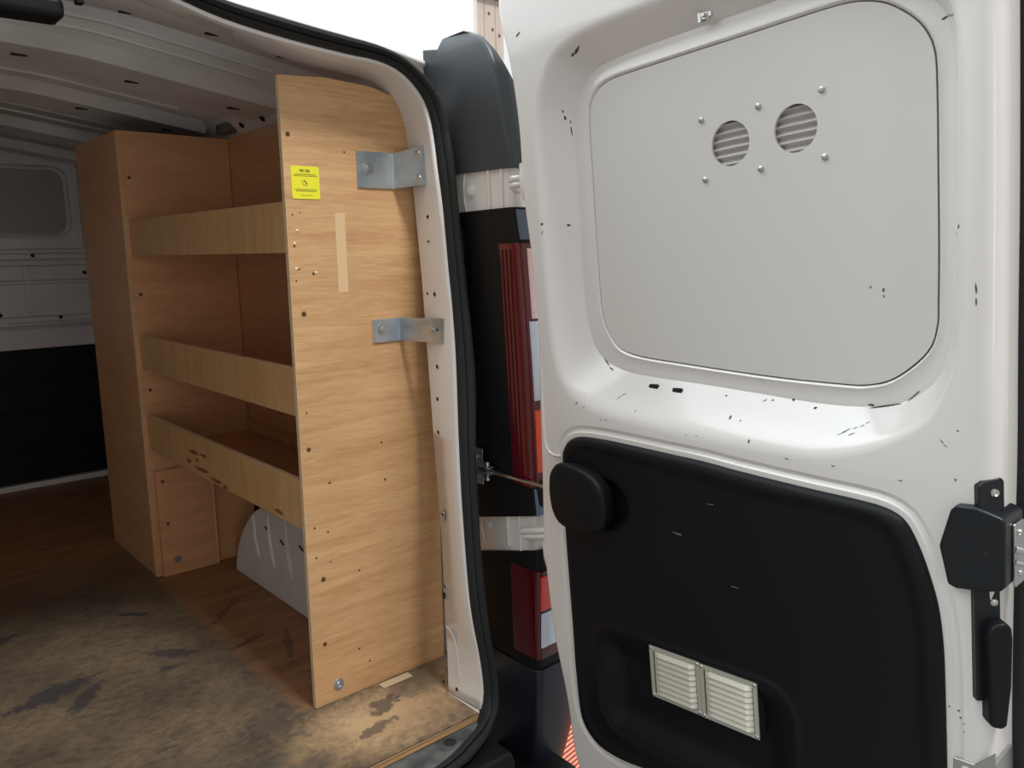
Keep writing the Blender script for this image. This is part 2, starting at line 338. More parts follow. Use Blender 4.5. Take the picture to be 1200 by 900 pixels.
def build_frame():
    n = 150
    si = resample(catmull(SEALIN[:27] + [(.2585, -.2480, .012), (.256, -.2495, .0005)], False), n, False)
    st = resample(catmull(STRIPIN, False), n, False)
    # match by nearest sweep fraction along height of the pillar: use z for the pillar, x for the header
    bm = NB(); R1, R2, R3, R4, R5 = [], [], [], [], []
    for i in range(n):
        a, b = st[i], si[i]
        inward = (Vector((-.25, 0, .7)) - b); inward.y = 0; inward.normalize()
        e = b + inward * .0075 + Vector((0, .007, 0))
        R1.append(bm.verts.new(a - inward * .03 + Vector((0, .01, 0))))
        R2.append(bm.verts.new(a)); R3.append(bm.verts.new(e)); R4.append(bm.verts.new(b + inward * .0058 + Vector((0, .0015, 0))))
        R5.append(bm.verts.new(b - inward * .003))
    R6 = [bm.verts.new(si[i] - ((Vector((-.25, 0, .7)) - si[i]) * Vector((1, 0, 1))).normalized() * .03 + Vector((0, .012, 0))) for i in range(n)]
    for a, b in ((R1, R2), (R2, R3), (R3, R4), (R4, R5), (R5, R6)): bridge(bm, a, b, False)
    o = ob('door_frame', bm, WHITE, van, angle=60, label='white painted pillar and header around the doorway', recalc=True)
    s = o.modifiers.new('solid', 'SOLIDIFY'); s.thickness = .0012
build_frame()
def build_seal():
    n = 200
    a = resample(catmull(SEALIN, False), n, False); b = resample(catmull(SEALOUT, False), n, False)
    prof = [(0.0, .012), (.02, -.004), (.12, -.011), (.30, -.013), (.36, -.008), (.42, -.013), (.62, -.017), (.82, -.014), (.95, -.006), (1.0, .012)]
    bm = NB(); rs = []
    for t, h in prof:
        rs.append([bm.verts.new(a[i].lerp(b[i], t) + Vector((0, h, 0)) + (Vector((0, 0, -h * .9)) if a[i].z < 0 else Vector((0, 0, 0)))) for i in range(n)])
    for p, q in zip(rs, rs[1:]): bridge(bm, p, q, False)
    bridge(bm, rs[-1], rs[0], False)
    ob('weather_seal', bm, RUBBER, van, angle=50, label='black rubber seal round the doorway')
build_seal()
# body skin outside the seal: gutter, header face and right hand corner
def build_gutter():
    bm = NB()
    a = resample(catmull(SEALOUT[:10], False), 120, False)
    r = [[], [], [], []]
    for p in a:
        outw = (p - Vector((-.25, p.y, .7))); outw.y = 0; outw.normalize()
        k = 1 if p.z > 1.0 else 1
        r[0].append(bm.verts.new(p - outw * .006 + Vector((0, .004, 0))))
        r[1].append(bm.verts.new(p + outw * .012 + Vector((0, .006, 0))))
        r[2].append(bm.verts.new(p + outw * .026 + Vector((0, .03, 0))))
        r[3].append(bm.verts.new(p + outw * .034 + Vector((0, .10, 0))))
    for p, q in zip(r, r[1:]): bridge(bm, p, q, False)
    ob('rain_gutter', bm, WHITE, van, angle=60)
build_gutter()

def ip(tab, z, k):
    """interpolate column k of tab (sorted by z, first column)"""
    if z <= tab[0][0]: return tab[0][k]
    for a, b in zip(tab, tab[1:]):
        if z <= b[0]: return a[k] + (b[k] - a[k]) * (z - a[0]) / (b[0] - a[0])
    return tab[-1][k]
# z, side x, corner y, rear outer x
CORNER = [(-.30, .381, -.270, .44), (-.145, .375, -.285, .488), (-.05, .372, -.296, .503), (.03, .369, -.303, .500), (.064, .368, -.302, .498), (.097, .366, -.309, .495), (.301, .359, -.321, .49), (.42, .354, -.320, .48), (.488, .352, -.313, .47), (.614, .347, -.313, .465), (.735, .343, -.310, .46), (.879, .337, -.304, .455), (.983, .334, -.298, .45), (1.047, .331, -.289, .43), (1.148, .328, -.287, .39), (1.218, .325, -.272, .383), (1.298, .322, -.258, .373), (1.345, .320, -.236, .352), (1.375, .319, -.215, .338), (1.392, .319, -.185, .333)]
def corner_piece(name, z0, z1, yf, dxs, dyc, m, parent=None, r=.012, dome=False, dxo=0, dz=.03, label=None, xo=None, tilt0=0, tilt1=0, yfm=None):
    """upright moulding wrapped round the body corner; tilt raises z with depth (towards -y)"""
    bm = NB(); rings = []
    nz = max(2, int((z1 - z0) / dz) + 1); zs = [z0 + (z1 - z0) * i / nz for i in range(nz + 1)]
    if dome: zs += [z1 + .0]
    for i, z in enumerate(zs):
        xs = ip(CORNER, z, 1) - dxs; yc = ip(CORNER, z, 2) - dyc; xe = (ip(CORNER, z, 3) + dxo) if xo is None else xo
        y0 = yf if yfm is None else yfm(z)
        pts = [(xe, y0), (xs, y0)]
        for k in range(7):
            a = math.pi / 2 * k / 6; pts.append((xs + r - r * math.cos(a), yc + r - r * math.sin(a)))
        w_ = xe - xs
        pts += [(xs + w_ * .45, yc + .000), (xs + w_ * .75, yc + .006), (xe - .006, yc + .016), (xe, yc + .03)]
        t = (tilt0 * (1 - i / (len(zs) - 1)) + tilt1 * i / (len(zs) - 1))
        rings.append([bm.verts.new((p[0], p[1], z - t * (p[1] + .15))) for p in pts])
    for a, b in zip(rings, rings[1:]): bridge(bm, a, b)
    bm.faces.new(rings[0][::-1]); bm.faces.new(rings[-1])
    return ob(name, bm, m, parent or van, angle=40, bevel=.0015, label=label)

# white body corner standing behind all the mouldings
corner_piece('corner_pillar', -.02, 1.33, -.10, -.004, -.006, WHITE, dxo=-.012, label='white painted body corner with pressed ribs')
# pressed ribs in the two hinge pockets
def rib(y, z0, z1, wd=.006):
    bm = NB(); pts = []
    for k in range(9):
        z = z0 + (z1 - z0) * k / 8; pts.append((ip(CORNER, z, 1) + .002, y, z))
    tube(bm, pts, wd * .6, 8); ob('pocket_rib', bm, WHITE, van)
for y in (-.215, -.255): rib(y, 1.035, 1.125)
for y in (-.225, -.265): rib(y, .335, .43)
for zc in (1.085, .365):
    bm = NB(); x = ip(CORNER, zc, 1)
    lathe(bm, [(.013, .0), (.013, .003), (.009, .0035), (.009, .006), (.004, .007)], (x + .004, -.155, zc), (-1, 0, 0), 22)
    ob('grommet', bm, WHITE, van)
    bm = NB(); tube(bm, [(x + .003, -.138, zc + .04), (x + .003, -.132, zc + .015), (x + .003, -.134, zc - .02), (x + .003, -.142, zc - .045)], .0022, 6)
    ob('sealant_bead', bm, WHITEIN, van)

# upper black cap above the top hinge
def build_cap():
    yf = lambda z: -.075 - max(0, (z - 1.36)) * 1.0
    bm = NB(); rings = []
    zs = [1.122, 1.15, 1.2, 1.25, 1.29, 1.32, 1.345, 1.362, 1.375, 1.384, 1.390, 1.393]
    for z in zs:
        xs = ip(CORNER, z, 1) - .003; yc = ip(CORNER, z, 2) - .003; xe = ip(CORNER, z, 3)
        t = max(0, (z - 1.355) / .038); yfz = -.072 - .018 * t**2; ycz = yc + .02 * t**2; xs2 = xs + .006 * t**2; xe2 = xe - .006 * t**2
        r = .010; pts = [(xe2, yfz), (xs2, yfz)]
        for k in range(6):
            a = math.pi / 2 * k / 5; pts.append((xs2 + r - r * math.cos(a), ycz + r - r * math.sin(a)))
        pts += [(xe2 - .01, ycz + .004), (xe2, ycz + .016)]
        rings.append([bm.verts.new((p[0], p[1], z)) for p in pts])
    for a, b in zip(rings, rings[1:]): bridge(bm, a, b)
    bm.faces.new(rings[0][::-1]); bm.faces.new(rings[-1])
    o = ob('corner_cap', bm, CAPM, van, angle=32, bevel=.002, label='tall dark grey plastic corner cover')
    bm = NB(); prism(bm, [(-.012, 1.29), (-.012, 1.386), (-.066, 1.378), (-.10, 1.30)], 'x', .326, .350)
    ob('cap_flange', bm, CAPM, van, bevel=.002)
build_cap()

# tail light with its black housing
RIBM = mat('maroon_rib', (.055, .002, .008), .4, spec=.12)
tl = corner_piece('tail_light_housing', .383, 1.045, -.105, .003, .001, BLACK, tilt0=.25, tilt1=.02, label='black plastic tail light housing', dxo=.002)
def lens(name, z0, z1, y0, dxs, dyc, m, parent, x1=None, x0=None, y1=None, label=None, r=.012):
    """lens skin on the side (from y0 to the corner) and on the rear face"""
    bm = NB(); rs = []
    nz = max(3, int((z1 - z0) / .03)); zs = [z0 + (z1 - z0) * i / nz for i in range(nz + 1)]
    for z in zs:
        xs = ip(CORNER, z, 1) - dxs; yc = ip(CORNER, z, 2) - dyc; xe = ip(CORNER, z, 3) if x1 is None else x1
        yy = y0(z) if callable(y0) else y0
        pts = []
        if x0 is None:
            pts.append((xs + .004, yy + .001)); pts.append((xs, yy - .002)); m_ = (yy + yc) / 2; pts.append((xs - .0008, m_)) 
            for k in range(6):
                a = math.pi / 2 * k / 5; pts.append((xs + r - r * math.cos(a), yc + r - r * math.sin(a)))
        else: pts.append((xs + x0, yc + .003)); pts.append((xs + x0 + .002, yc))
        pts += [(xe - .02, yc + .004), (xe, yc + .02), (xe, yc + .05)]
        rs.append([bm.verts.new((p[0], p[1], z)) for p in pts])
    for a, b in zip(rs, rs[1:]): bridge(bm, a, b)
    bm.faces.new(rs[0][::-1]); bm.faces.new(rs[-1])
    return ob(name, bm, m, parent, angle=40, bevel=.001, label=label)
LY = lambda z: -.242 if z > .97 else -.256 + (z - .5) * .02
up = lens('red_lens', .485, .978, LY, .005, .004, REDD, tl, label='dark red tail light lens')
for dy in (.010, .022, .034):
    bm = NB(); tube(bm, [(ip(CORNER, z, 1) - .0055, LY(z) - dy, z) for z in [.50 + .466 * k / 12 for k in range(13)]], .0022, 6)
    ob('lens_rib', bm, RIBM, tl)
lens('upper_lens', .83, .968, 0, .006, .0065, mat('daylit_lens_pink', (.98, .72, .70), .1, coat=.6), tl, x0=.024, label='upper rear face of the lens, daylight painted pale pink')  # daylight on the red lens's rear face, painted as a pale skin
lens('clear_lens', .665, .825, 0, .006, .0065, CLEAR, tl, x0=.016, label='clear indicator lens')
lens('daylit_lens_low', .515, .645, 0, .006, .0065, ORANGE, tl, x0=.016, label='lower rear face of the lens, daylight painted orange red')  # rear face of the red lens, its daylight painted orange
lens('daylit_face_top', .985, 1.043, 0, .004, .004, mat('daylit_housing', (.10, .13, .19), .35), tl, x0=.008, label='rear face of the black housing top, daylight painted slate blue')  # black housing where it turns rearward, daylight put into the colour
lens('daylit_face_low', .425, .482, 0, .004, .004, mat('daylit_housing_low', (.12, .20, .32), .3), tl, x0=.004, label='black housing face below the lens, daylight painted slate blue')  # same black housing, lit rear side painted blue
lo_h = corner_piece('lower_light_housing', .075, .303, -.105, .003, .001, BLACK, tilt0=0, tilt1=.28, label='black lower light housing')
lens('lower_lens', .10, .302, -.232, .005, .004, mat('dark_red_lens', (.07, .003, .008), .15, coat=.5), lo_h, label='very dark red side lens')
lens('red_reflector', .215, .292, 0, .006, .0065, REDB, lo_h, x0=.006, label='bright red reflector')
lens('reversing_lens', .128, .208, 0, .006, .0065, CLEAR, lo_h, x0=.008, label='clear reversing light')
# black pressed edge clips along the seal side of the housing
for z in (.98, .9, .8, .7, .6): 
    bm = NB(); box(bm, ip(CORNER, z, 1) - .012, ip(CORNER, z, 1) + .002, -.135, -.112, z - .032, z + .03); ob('edge_clip', bm, BLACK, van, bevel=.003)
# rear bumper and under-sill step
corner_piece('bumper_corner', -.30, .072, -.11, .006, .006, mat('navy_black_plastic', (.010, .013, .022), .34, spec=.5), dxo=.006, r=.02, label='black plastic bumper corner')
bm = NB()
prism(bm, [(-.16, -.037), (-.352, -.040), (-.362, -.06), (-.362, -.16), (-.16, -.16)], 'x', -1.25, .25)
prism(bm, [(-.16, -.158), (-.345, -.162), (-.365, -.18), (-.37, -.36), (-.16, -.36)], 'x', -1.25, .44); ob('rear_bumper', bm, BLACK, van, bevel=.008, label='black rear bumper step')
bm = NB(); prism(bm, [(.2475, -.246), (.262, -.258), (.262, -.20), (.34, -.13), (.34, -.09), (.2475, -.137)], 'z', -.034, -.0008); ob('pillar_foot', bm, WHITE, van, bevel=.001)
# painted sill between floor board and seal
bm = NB(); prism(bm, [(-1.15, -.20), (.262, -.20), (.262, -.262), (.20, -.29), (.10, -.318), (-.05, -.335), (-1.15, -.34)], 'z', -.035, -.0185)
ob('door_sill', bm, GREYM, van, bevel=.002, label='scuffed dark grey metal sill')
bm = NB(); lathe(bm, [(.013, 0), (.013, .0012), (.008, .0016), (.008, .0004)], (.155, -.268, -.0186), (0, 0, 1), 24); ob('sill_plug', bm, DARK, van)

# pillar strip holes and rivets
def strip_pt(z, y, lift=.001):
    x = ip(sorted([(p[2], p[0]) for p in STRIPIN[11:]]), z, 1); x2 = ip(sorted([(p[2], p[0]) for p in SEALIN[11:27]]), z, 1)
    ya = ip(sorted([(p[2], p[1]) for p in STRIPIN[11:]]), z, 1); yb = ip(sorted([(p[2], p[1]) for p in SEALIN[11:27]]), z, 1)
    t = min(max((ya - y) / (ya - yb), 0), 1)
    return Vector((x + (x2 - x) * t - lift - .0078 * t, y, z))
bm = NB()
for z, y, r in ((1.037, -.068, .004), (.986, -.068, .003), (.875, -.087, .0045), (.876, -.056, .003), (.722, -.094, .0045), (.652, -.096, .0045), (.58, -.099, .0045), (.239, -.122, .005), (.018, -.122, .0045), (.018, -.168, .005), (1.176, -.055, .003), (.40, -.112, .006)):
    bm = NB(); c = strip_pt(z, y); lathe(bm, [(r, 0), (r * .8, .0006)], c, (-1, 0, 0), 14); ob('screw_hole', bm, DARK, van)
for z, y in ((.876, -.088), (.722, -.096), (.58, -.101), (.239, -.124), (.40, -.114)):
    bm = NB(); lathe(bm, [(.0065, 0), (.006, .0008), (.005, .0012), (.0045, .0004)], strip_pt(z, y, .0006), (-1, 0, 0), 16); ob('rivet', bm, STEEL, van)
piece('pillar_slot', DARK, van, (.2545, .2575, -.126, -.119, .213, .226), bevel=0)

bm = NB(); tube(bm, [strip_pt(z, y, .0004) for z, y in ((.150, -.128), (.146, -.145), (.132, -.160), (.11, -.168), (.085, -.172), (.05, -.176))], .0016, 6); ob('pressed_bead', bm, WHITE, van)
bm = NB(); tube(bm, [strip_pt(.40 + .014 * math.sin(t), -.113 - .012 * math.cos(t), .0003) for t in [-1.2 + 2.4 * k / 10 for k in range(11)]], .0007, 5); ob('pen_mark', bm, DARK, van)

# -------- inside skin of the load space
def zr(x):
    tab = [(-1.30, 1.22), (-1.15, 1.34), (-.95, 1.425), (-.7, 1.447), (-.4, 1.447), (-.2, 1.435), (0, 1.405), (.15, 1.382), (.26, 1.366), (.33, 1.352), (.37, 1.34)]
    return ip(tab, x, 1)
XS = [-1.25 + 1.60 * i / 40 for i in range(41)]
def roof_band(name, y0, y1, drop, m=WHITEIN, edge=.03, label=None, xs=XS):
    """transverse pressed roof member: a shallow hat section following the roof curve"""
    bm = NB(); rows = []
    for (y, d) in ((y0, 0.0), (y0 + edge, drop), (y1 - edge, drop), (y1, 0.0)):
        rows.append([bm.verts.new((x, y, zr(x) - d)) for x in xs])
    for (y, d) in ((y1, -.006), (y0, -.006)): rows.append([bm.verts.new((x, y, zr(x) - d)) for x in xs])
    for i in range(len(rows)): bridge(bm, rows[i], rows[(i + 1) % len(rows)], False)
    return ob(name, bm, m, van, angle=35, label=label)
bm = NB(); a = [bm.verts.new((x, -.02, zr(x))) for x in XS]; b = [bm.verts.new((x, 2.45, zr(x))) for x in XS]; bridge(bm, a, b, False)
ro = ob('roof_skin', bm, WHITEIN, van); s = ro.modifiers.new('s', 'SOLIDIFY'); s.thickness = .01; s.offset = -1 if False else 1
ro['label'] = 'bare grey white roof skin'
bm = NB(); box(bm, -1.26, .36, .30, 2.46, 1.475, 1.487); ob('roof_panel', bm, WHITE, van)
roof_band('roof_header', .0, .24, .016, xs=XS[:39], label='pressed header rail over the doorway')
for y0, y1 in ((.52, .78), (1.04, 1.30), (1.66, 1.90), (2.16, 2.34)): roof_band('roof_rib', y0, y1, .030, xs=XS[:39])
# shallow ripples pressed between the ribs
for yy in (.34, .43, .86, .95, 1.42, 1.54):
    bm = NB(); tube(bm, [(x, yy, zr(x) - .001) for x in XS[8:36]], .006, 6); ob('roof_swage', bm, WHITEIN, van)
# slots and clips on the roof
bm = NB()
for x, y in ((-.29, .12), (-.05, .17), (.10, .17), (-.30, .64), (-.06, .66), (.19, .66), (-.06, 1.12), (-.35, 1.14), (.18, 1.14), (-.2, .2)):
    bm = NB(); box(bm, x - .016, x + .016, y - .004, y + .004, zr(x) - .0335 if y > .3 else zr(x) - .0175, zr(x) - .029 if y > .3 else zr(x) - .014); ob('roof_slot', bm, DARK, van)
piece('roof_lamp', BLACK, van, (-.62, -.378, -.088, -.03, 1.318, 1.352), bevel=.012, label='black roof mounted housing above the doorway')
piece('roof_clip', BLACK, van, (-.362, -.350, -.085, -.07, 1.345, 1.372), bevel=.003)
# side rail above the shelving
bm = NB(); prism(bm, [(.335, 1.205), (.322, 1.312), (.30, 1.325), (.27, 1.352), (.25, 1.362), (.37, 1.362), (.37, 1.205)], 'y', .02, 2.4)
ob('side_rail', bm, WHITEIN, van, bevel=.003, label='grey white rail along the roof edge')
bm = NB(); box(bm, .262, .30, .90, .97, 1.318, 1.345); ob('rail_bracket', bm, GREYM, van, bevel=.004)
bm = NB()
for y in (.25, .42, .58, .70, .84): bm = NB(); lathe(bm, [(.009, 0), (.009, .003), (.005, .004)], (.288, y, 1.333), (-.7, 0, -.7), 12); ob('rail_plug', bm, BLACK, van)
# right wall, left wall, rear left part that closes the load space
bm = NB(); box(bm, .355, .37, -.09, 2.45, -.02, 1.26); ob('side_panel', bm, WHITEIN, van, label='right side panel')
bm = NB(); box(bm, -1.30, -1.26, -.09, 2.45, -.02, 1.30); ob('side_panel', bm, WHITE, van, label='left side panel')
# wheel arch with pressed ribs
def build_arch():
    prof = [(.02, 0), (.02, .281), (.39, .281), (.53, .270), (.638, .257), (.718, .225), (.80, .155), (.843, .10), (.872, .04), (.881, 0)]
    P = catmull([(p[0], p[1], 0) for p in prof[2:]], False, 5); P = [(.02, .0), (.02, .281)] + [(p.x, p.y) for p in P]
    bm = NB(); prism(bm, P, 'x', .19, .352)
    arch = ob('wheel_arch', bm, WHITEIN, van, bevel=.012, label='grey white steel wheel arch bulging under the lowest shelf')
    for y, z0, z1 in ((.71, .09, .215), (.61, .09, .24), (.50, .09, .25), (.39, .09, .255)):
        bm = NB(); tube(bm, [(.1905, y + .010, z1), (.1895, y + .006, (z0 + z1) / 2), (.1895, y - .008, z0 + .02), (.1915, y - .014, z0)], [.004, .0065, .0065, .003], 8)
        ob('arch_rib', bm, WHITEIN, arch)
    bm = NB()
    for y, z in ((.64, .20), (.43, .20), (.545, .185)): bm = NB(); tube(bm, [(.1888, y, z), (.1888, y - .02, z - .008)], .003, 5); ob('scuff', bm, DARK, arch)
build_arch()
# bulkhead at the far end with pressed panels
def rrect(x0, x1, z0, z1, r, n=6):
    pts = []
    for cx, cz, a0 in ((x1 - r, z1 - r, 0), (x0 + r, z1 - r, 90), (x0 + r, z0 + r, 180), (x1 - r, z0 + r, 270)):
        for k in range(n + 1):
            a = math.radians(a0 + 90 * k / n); pts.append((cx + r * math.cos(a), cz + r * math.sin(a)))
    return pts
def build_bulkhead():
    bm = NB(); box(bm, -1.26, .36, 2.40, 2.43, -.01, 1.465)
    bh = ob('bulkhead', bm, WHITEIN, van, label='grey white steel bulkhead at the front of the load space')
    # pressed window blank: groove ring and raised field
    for nm, (a, b, c, d, r), y in (('pressed_frame', (-.62, .185, 1.045, 1.345, .06), 2.388), ):
        bm = NB(); o_ = rrect(a, b, c, d, r); i_ = rrect(a + .018, b - .018, c + .018, d - .018, r - .014)
        A_ = [bm.verts.new((p[0], 2.40, p[1])) for p in o_]; B_ = [bm.verts.new((p[0] * .5 + q[0] * .5, y, p[1] * .5 + q[1] * .5)) for p, q in zip(o_, i_)]; C_ = [bm.verts.new((q[0], 2.4, q[1])) for q in i_]
        bridge(bm, A_, B_); bridge(bm, B_, C_); ob(nm, bm, WHITEIN, bh, angle=80)
    bm = NB(); prism(bm, rrect(-.60, .165, 1.065, 1.325, .05), 'y', 2.396, 2.41); ob('window_blank', bm, mat('dull_grey_panel', (.36, .35, .335), .5), bh, bevel=.003)
    for z0, z1 in ((.985, .998), (.935, .955), (.86, .87), (.70, .72)):
        bm = NB(); prism(bm, [(2.40, z0 - .006), (2.384, z0), (2.384, z1), (2.40, z1 + .006)], 'x', -1.25, .35); ob('swage_line', bm, WHITEIN, bh, bevel=.003)
    bm = NB(); prism(bm, [(2.40, .735), (2.40, .95), (2.392, .94), (2.392, .745)], 'x', -.02, .0); ob('seam', bm, WHITEIN, bh)
    bm = NB(); prism(bm, [(2.40, .585), (2.372, .59), (2.372, .67), (2.40, .69)], 'x', -1.25, .35); ob('crossbar', bm, WHITEIN, bh, bevel=.004, label='pale crossbar above the black lining')
    bm = NB(); box(bm, -1.25, .35, 2.378, 2.41, .026, .585); ll = ob('lower_lining', bm, BLACK, bh, bevel=.004, label='black lining board on the lower bulkhead')
    for z in (.17, .32, .46):
        bm = NB(); box(bm, -1.24, .34, 2.370, 2.382, z, z + .012); ob('lining_rib', bm, BLACK, bh, bevel=.003)
    piece('floor_strip', WHITE, bh, (-1.25, .35, 2.35, 2.40, .001, .026), bevel=.004, label='white strip along the foot of the bulkhead')
    bm = NB()
    for x, z in ((-.16, 1.10), (.10, .715), (.02, .975), (-.12, .735), (.215, 1.22), (.21, .90)): bm = NB(); lathe(bm, [(.008, 0), (.008, .002)], (x, 2.398 if z > 1 else 2.383, z), (0, -1, 0), 10); ob('hole', bm, DARK, bh)
    bm = NB(); tube(bm, [(.215, 2.39, 1.35), (.212, 2.39, 1.2), (.215, 2.39, 1.0)], .008, 6); ob('seam_bead', bm, WHITEIN, bh)
    piece('wall_slot', DARK, bh, (.224, .24, 2.385, 2.395, 1.34, 1.43), bevel=0)
build_bulkhead()

# ================================================================== FLOOR BOARD
fb = empty('floor_board', (-.4, 1.0, -.013), 'worn stained plywood board covering the van load floor', 'floor board')
bm = NB(); prism(bm, [(-1.25, -.252), (.246, -.247), (.246, -.138), (.353, -.08), (.353, 2.4), (-1.25, 2.4)], 'z', -.003, 0.0)
ob('top_face', bm, FLOORM, fb, smooth=False)
bm = NB(); prism(bm, [(-1.25, -.252), (.246, -.247), (.246, -.138), (.353, -.08), (.353, 2.4), (-1.25, 2.4)], 'z', -.017, -.0031)
PE = mat('floor_ply_edge', rough=.6); setc(PE, ramp(PE, noise(PE, coords(PE, (3, 3, 420)), 1, 2), [(.4, (.33, .17, .065)), (.6, (.66, .42, .19))]))
ob('edge_layers', bm, PE, fb, smooth=False, label='raw layered plywood edge')
bm = NB(); box(bm, -1.2, .30, -.15, 2.4, -.075, -.037); ob('floor_pan', bm, GREYM, van)
tag(piece('wood_sliver', mat('dull_wood', (.50, .38, .24), .6), None, (.150, .228, -.030, -.008, .0003, .0028), bevel=.0008), 'small pale sliver of wood lying on the floor against the end panel', 'wood scrap')

# ================================================================== SHELVING UNIT
su = empty('shelving_unit', (.15, .5, 0), 'tall beech plywood shelving unit lining the right side of the van', 'shelving')
Lw, H2, W = .99, 1.313, .309
def build_shelving():
    T = .012
    # end panel facing the doorway
    pts = [(0, .0004), (.340, .0004), (.343, 1.10), (.335, 1.19), (.318, 1.235), (.29, 1.265), (.255, 1.287), (.20, 1.300), (.10, 1.306), (0, 1.300)]
    bm = NB(); prism(bm, pts, 'y', 0, .012)
    for f in bm.faces:
        pass
    ep = ob('end_panel', bm, PLY, su, bevel=.0006, label='large pale beech end panel facing the doorway')
    piece('panel_edge', PLYE, ep, (-.0012, -.0002, 0.0, .012, .001, 1.2995), bevel=0, label='raw ply edge')
    BHOLE = mat('brown_hole', (.10, .045, .015), .8); SPL = mat('pale_splinter', (.9, .8, .6), .6)
    bm = NB()
    for x, z, r in ((.012, 1.192, .005), (.024, .846, .0055), (.017, .569, .005), (.033, .284, .0055), (.028, .139, .005), (.133, 1.166, .0022), (.012, .98, .0025), (.02, .935, .002), (.05, .925, .003),
                    (.06, .49, .003), (.02, .40, .0025), (.05, .385, .0025), (.02, .335, .0025), (.052, .318, .002), (.12, .28, .0025), (.11, .10, .0025), (.135, .062, .0025), (.195, .47, .003), (.19, .555, .0025), (.012, 1.04, .0018), (.028, 1.045, .0015), (.012, .912, .002), (.017, .645, .002)):
        bm = NB(); lathe(bm, [(r, 0), (r * .7, .0005)], (x, -.0001, z), (0, -1, 0), 10); ob('screw_hole', bm, BHOLE, ep)
    bm = NB()
    for x, z in ((.013, .985), (.014, .936), (.056, .927), (.020, 1.01)): bm = NB(); lathe(bm, [(.003, 0), (.001, .002)], (x, -.0002, z), (0, -1, 0), 7); ob('splinter', bm, SPL, ep)
    bm = NB(); lathe(bm, [(.013, 0), (.013, .0008), (.0125, .0012)], (.055, -.0003, .036), (0, -1, 0), 24); lathe(bm, [(.0075, .001), (.007, .004), (.004, .0052), (.003, .0036)], (.055, -.0003, .036), (0, -1, 0), 20)
    ob('washer_bolt', bm, ZINC, ep, label='zinc bolt and washer at the panel foot')
    # faint clear tape strip
    TP = mat('clear_tape', (.74, .50, .29), .14); piece('clear_tape', TP, ep, (.104, .127, -.0006, -.0001, .885, 1.045), bevel=0, label='strip of glossy clear tape')
    # sticker
    x0, x1, z0, z1 = .0135, .0735, 1.071, 1.1335
    bm = NB(); prism(bm, rrect(x0, x1, z0, z1, .004, 4), 'y', -.0012, -.0001); st = ob('sticker', bm, YEL, ep, smooth=False, label='square yellow sticker with small black print')
    dg = bpy.context.evaluated_depsgraph_get()
    def text(s, size, x, z, nm='print', ang=-.02, bold=0):
        c = bpy.data.curves.new('t', 'FONT'); c.body = s; c.size = size; c.align_x = 'CENTER'; c.extrude = .0001; c.offset = bold; c.resolution_u = 2
        o = bpy.data.objects.new('t', c); COL.objects.link(o); bpy.context.view_layer.update()
        me = bpy.data.meshes.new_from_object(o.evaluated_get(bpy.context.evaluated_depsgraph_get())); bpy.data.objects.remove(o)
        me.transform(Matrix.Translation((x, -.0013, z)) @ Matrix.Rotation(math.radians(90), 4, 'X') @ Matrix.Rotation(ang, 4, 'Z')); me.materials.clear(); me.materials.append(INK)
        p = bpy.data.objects.new(nm, me); link(p, st); return p
    text('NS 256', .0075, (x0 + x1) / 2 - .001, 1.1225, 'heading', bold=.00025)
    bm = NB(); rnd = random.Random(3)
    def bars(z, xa, xb, h):
        x = xa
        while x < xb:
            w_ = rnd.uniform(.0012, .0035); box(bm, x, min(x + w_, xb), -.0014, -.0011, z, z + h); x += w_ + .0006
    bars(1.1175, .021, .066, .0013); bars(1.1145, .018, .070, .0013); bars(1.0885, .020, .067, .0013); bars(1.0855, .022, .066, .0013); bars(1.0775, .032, .058, .0009)
    cx, cz = .0425, 1.1025
    for k in range(20):   # three-quarter ring of the round emblem
        a = math.radians(130 + 190 * k / 20); a2 = math.radians(130 + 190 * (k + 1) / 20)
        q = [(cx + r * math.cos(t), cz + r * math.sin(t)) for r, t in ((.0062, a), (.0052, a), (.0052, a2), (.0062, a2))]
        prism(bm, q, 'y', -.0014, -.0011)
    for a0 in (75, 300):
        q = [(cx + .0004, cz)] + [(cx + .0042 * math.cos(math.radians(a0 + 70 * k / 5)), cz + .0042 * math.sin(math.radians(a0 + 70 * k / 5))) for k in range(6)]
        prism(bm, q, 'y', -.0014, -.0011)
    ob('emblem_and_print', bm, INK, st, smooth=False)
    # divider between shelves and the closed front part
    bm = NB(); prism(bm, [(.0, .0004), (W - .002, .0004), (W - .002, H2 - .002), (0, H2)], 'y', Lw, Lw + .012)
    dv = ob('divider', bm, PLYX, su, bevel=.0006, label='upright ply divider facing the doorway')
    piece('panel_edge', PLYE, dv, (-.0135, -.0122, Lw + .0, Lw + .012, .001, H2), bevel=0)
    piece('doubler', PLYX, su, (.004, .168, Lw - .018, Lw - .0002, .0005, .330), bevel=.001, label='short ply doubler at the divider foot')
    piece('doubler_edge', PLYE, su, (.005, .167, Lw - .018, Lw - .0005, .3303, .3313), bevel=0, label='pale top edge of the doubler')
    bm = NB(); lathe(bm, [(.011, 0), (.011, .001)], (.047, Lw - .0184, .048), (0, -1, 0), 20); lathe(bm, [(.007, .001), (.006, .004)], (.047, Lw - .0184, .048), (0, -1, 0), 6); ob('washer_bolt', bm, ZINC, su, label='zinc bolt at the divider foot')
    bm = NB()
    for x, z in ((.012, 1.185), (.015, .856), (.017, .575), (.023, .298), (.028, .165)): bm = NB(); lathe(bm, [(.005, 0), (.004, .0005)], (x, Lw - (.0184 if z < .33 else .0002), z), (0, -1, 0), 10); ob('screw_hole', bm, BHOLE, dv)
    # closed panel running on towards the bulkhead
    piece('front_panel', PLYX, su, (-.012, -.0002, Lw, 1.428, .0005, H2), bevel=.0006, label='closed ply panel at the front end')
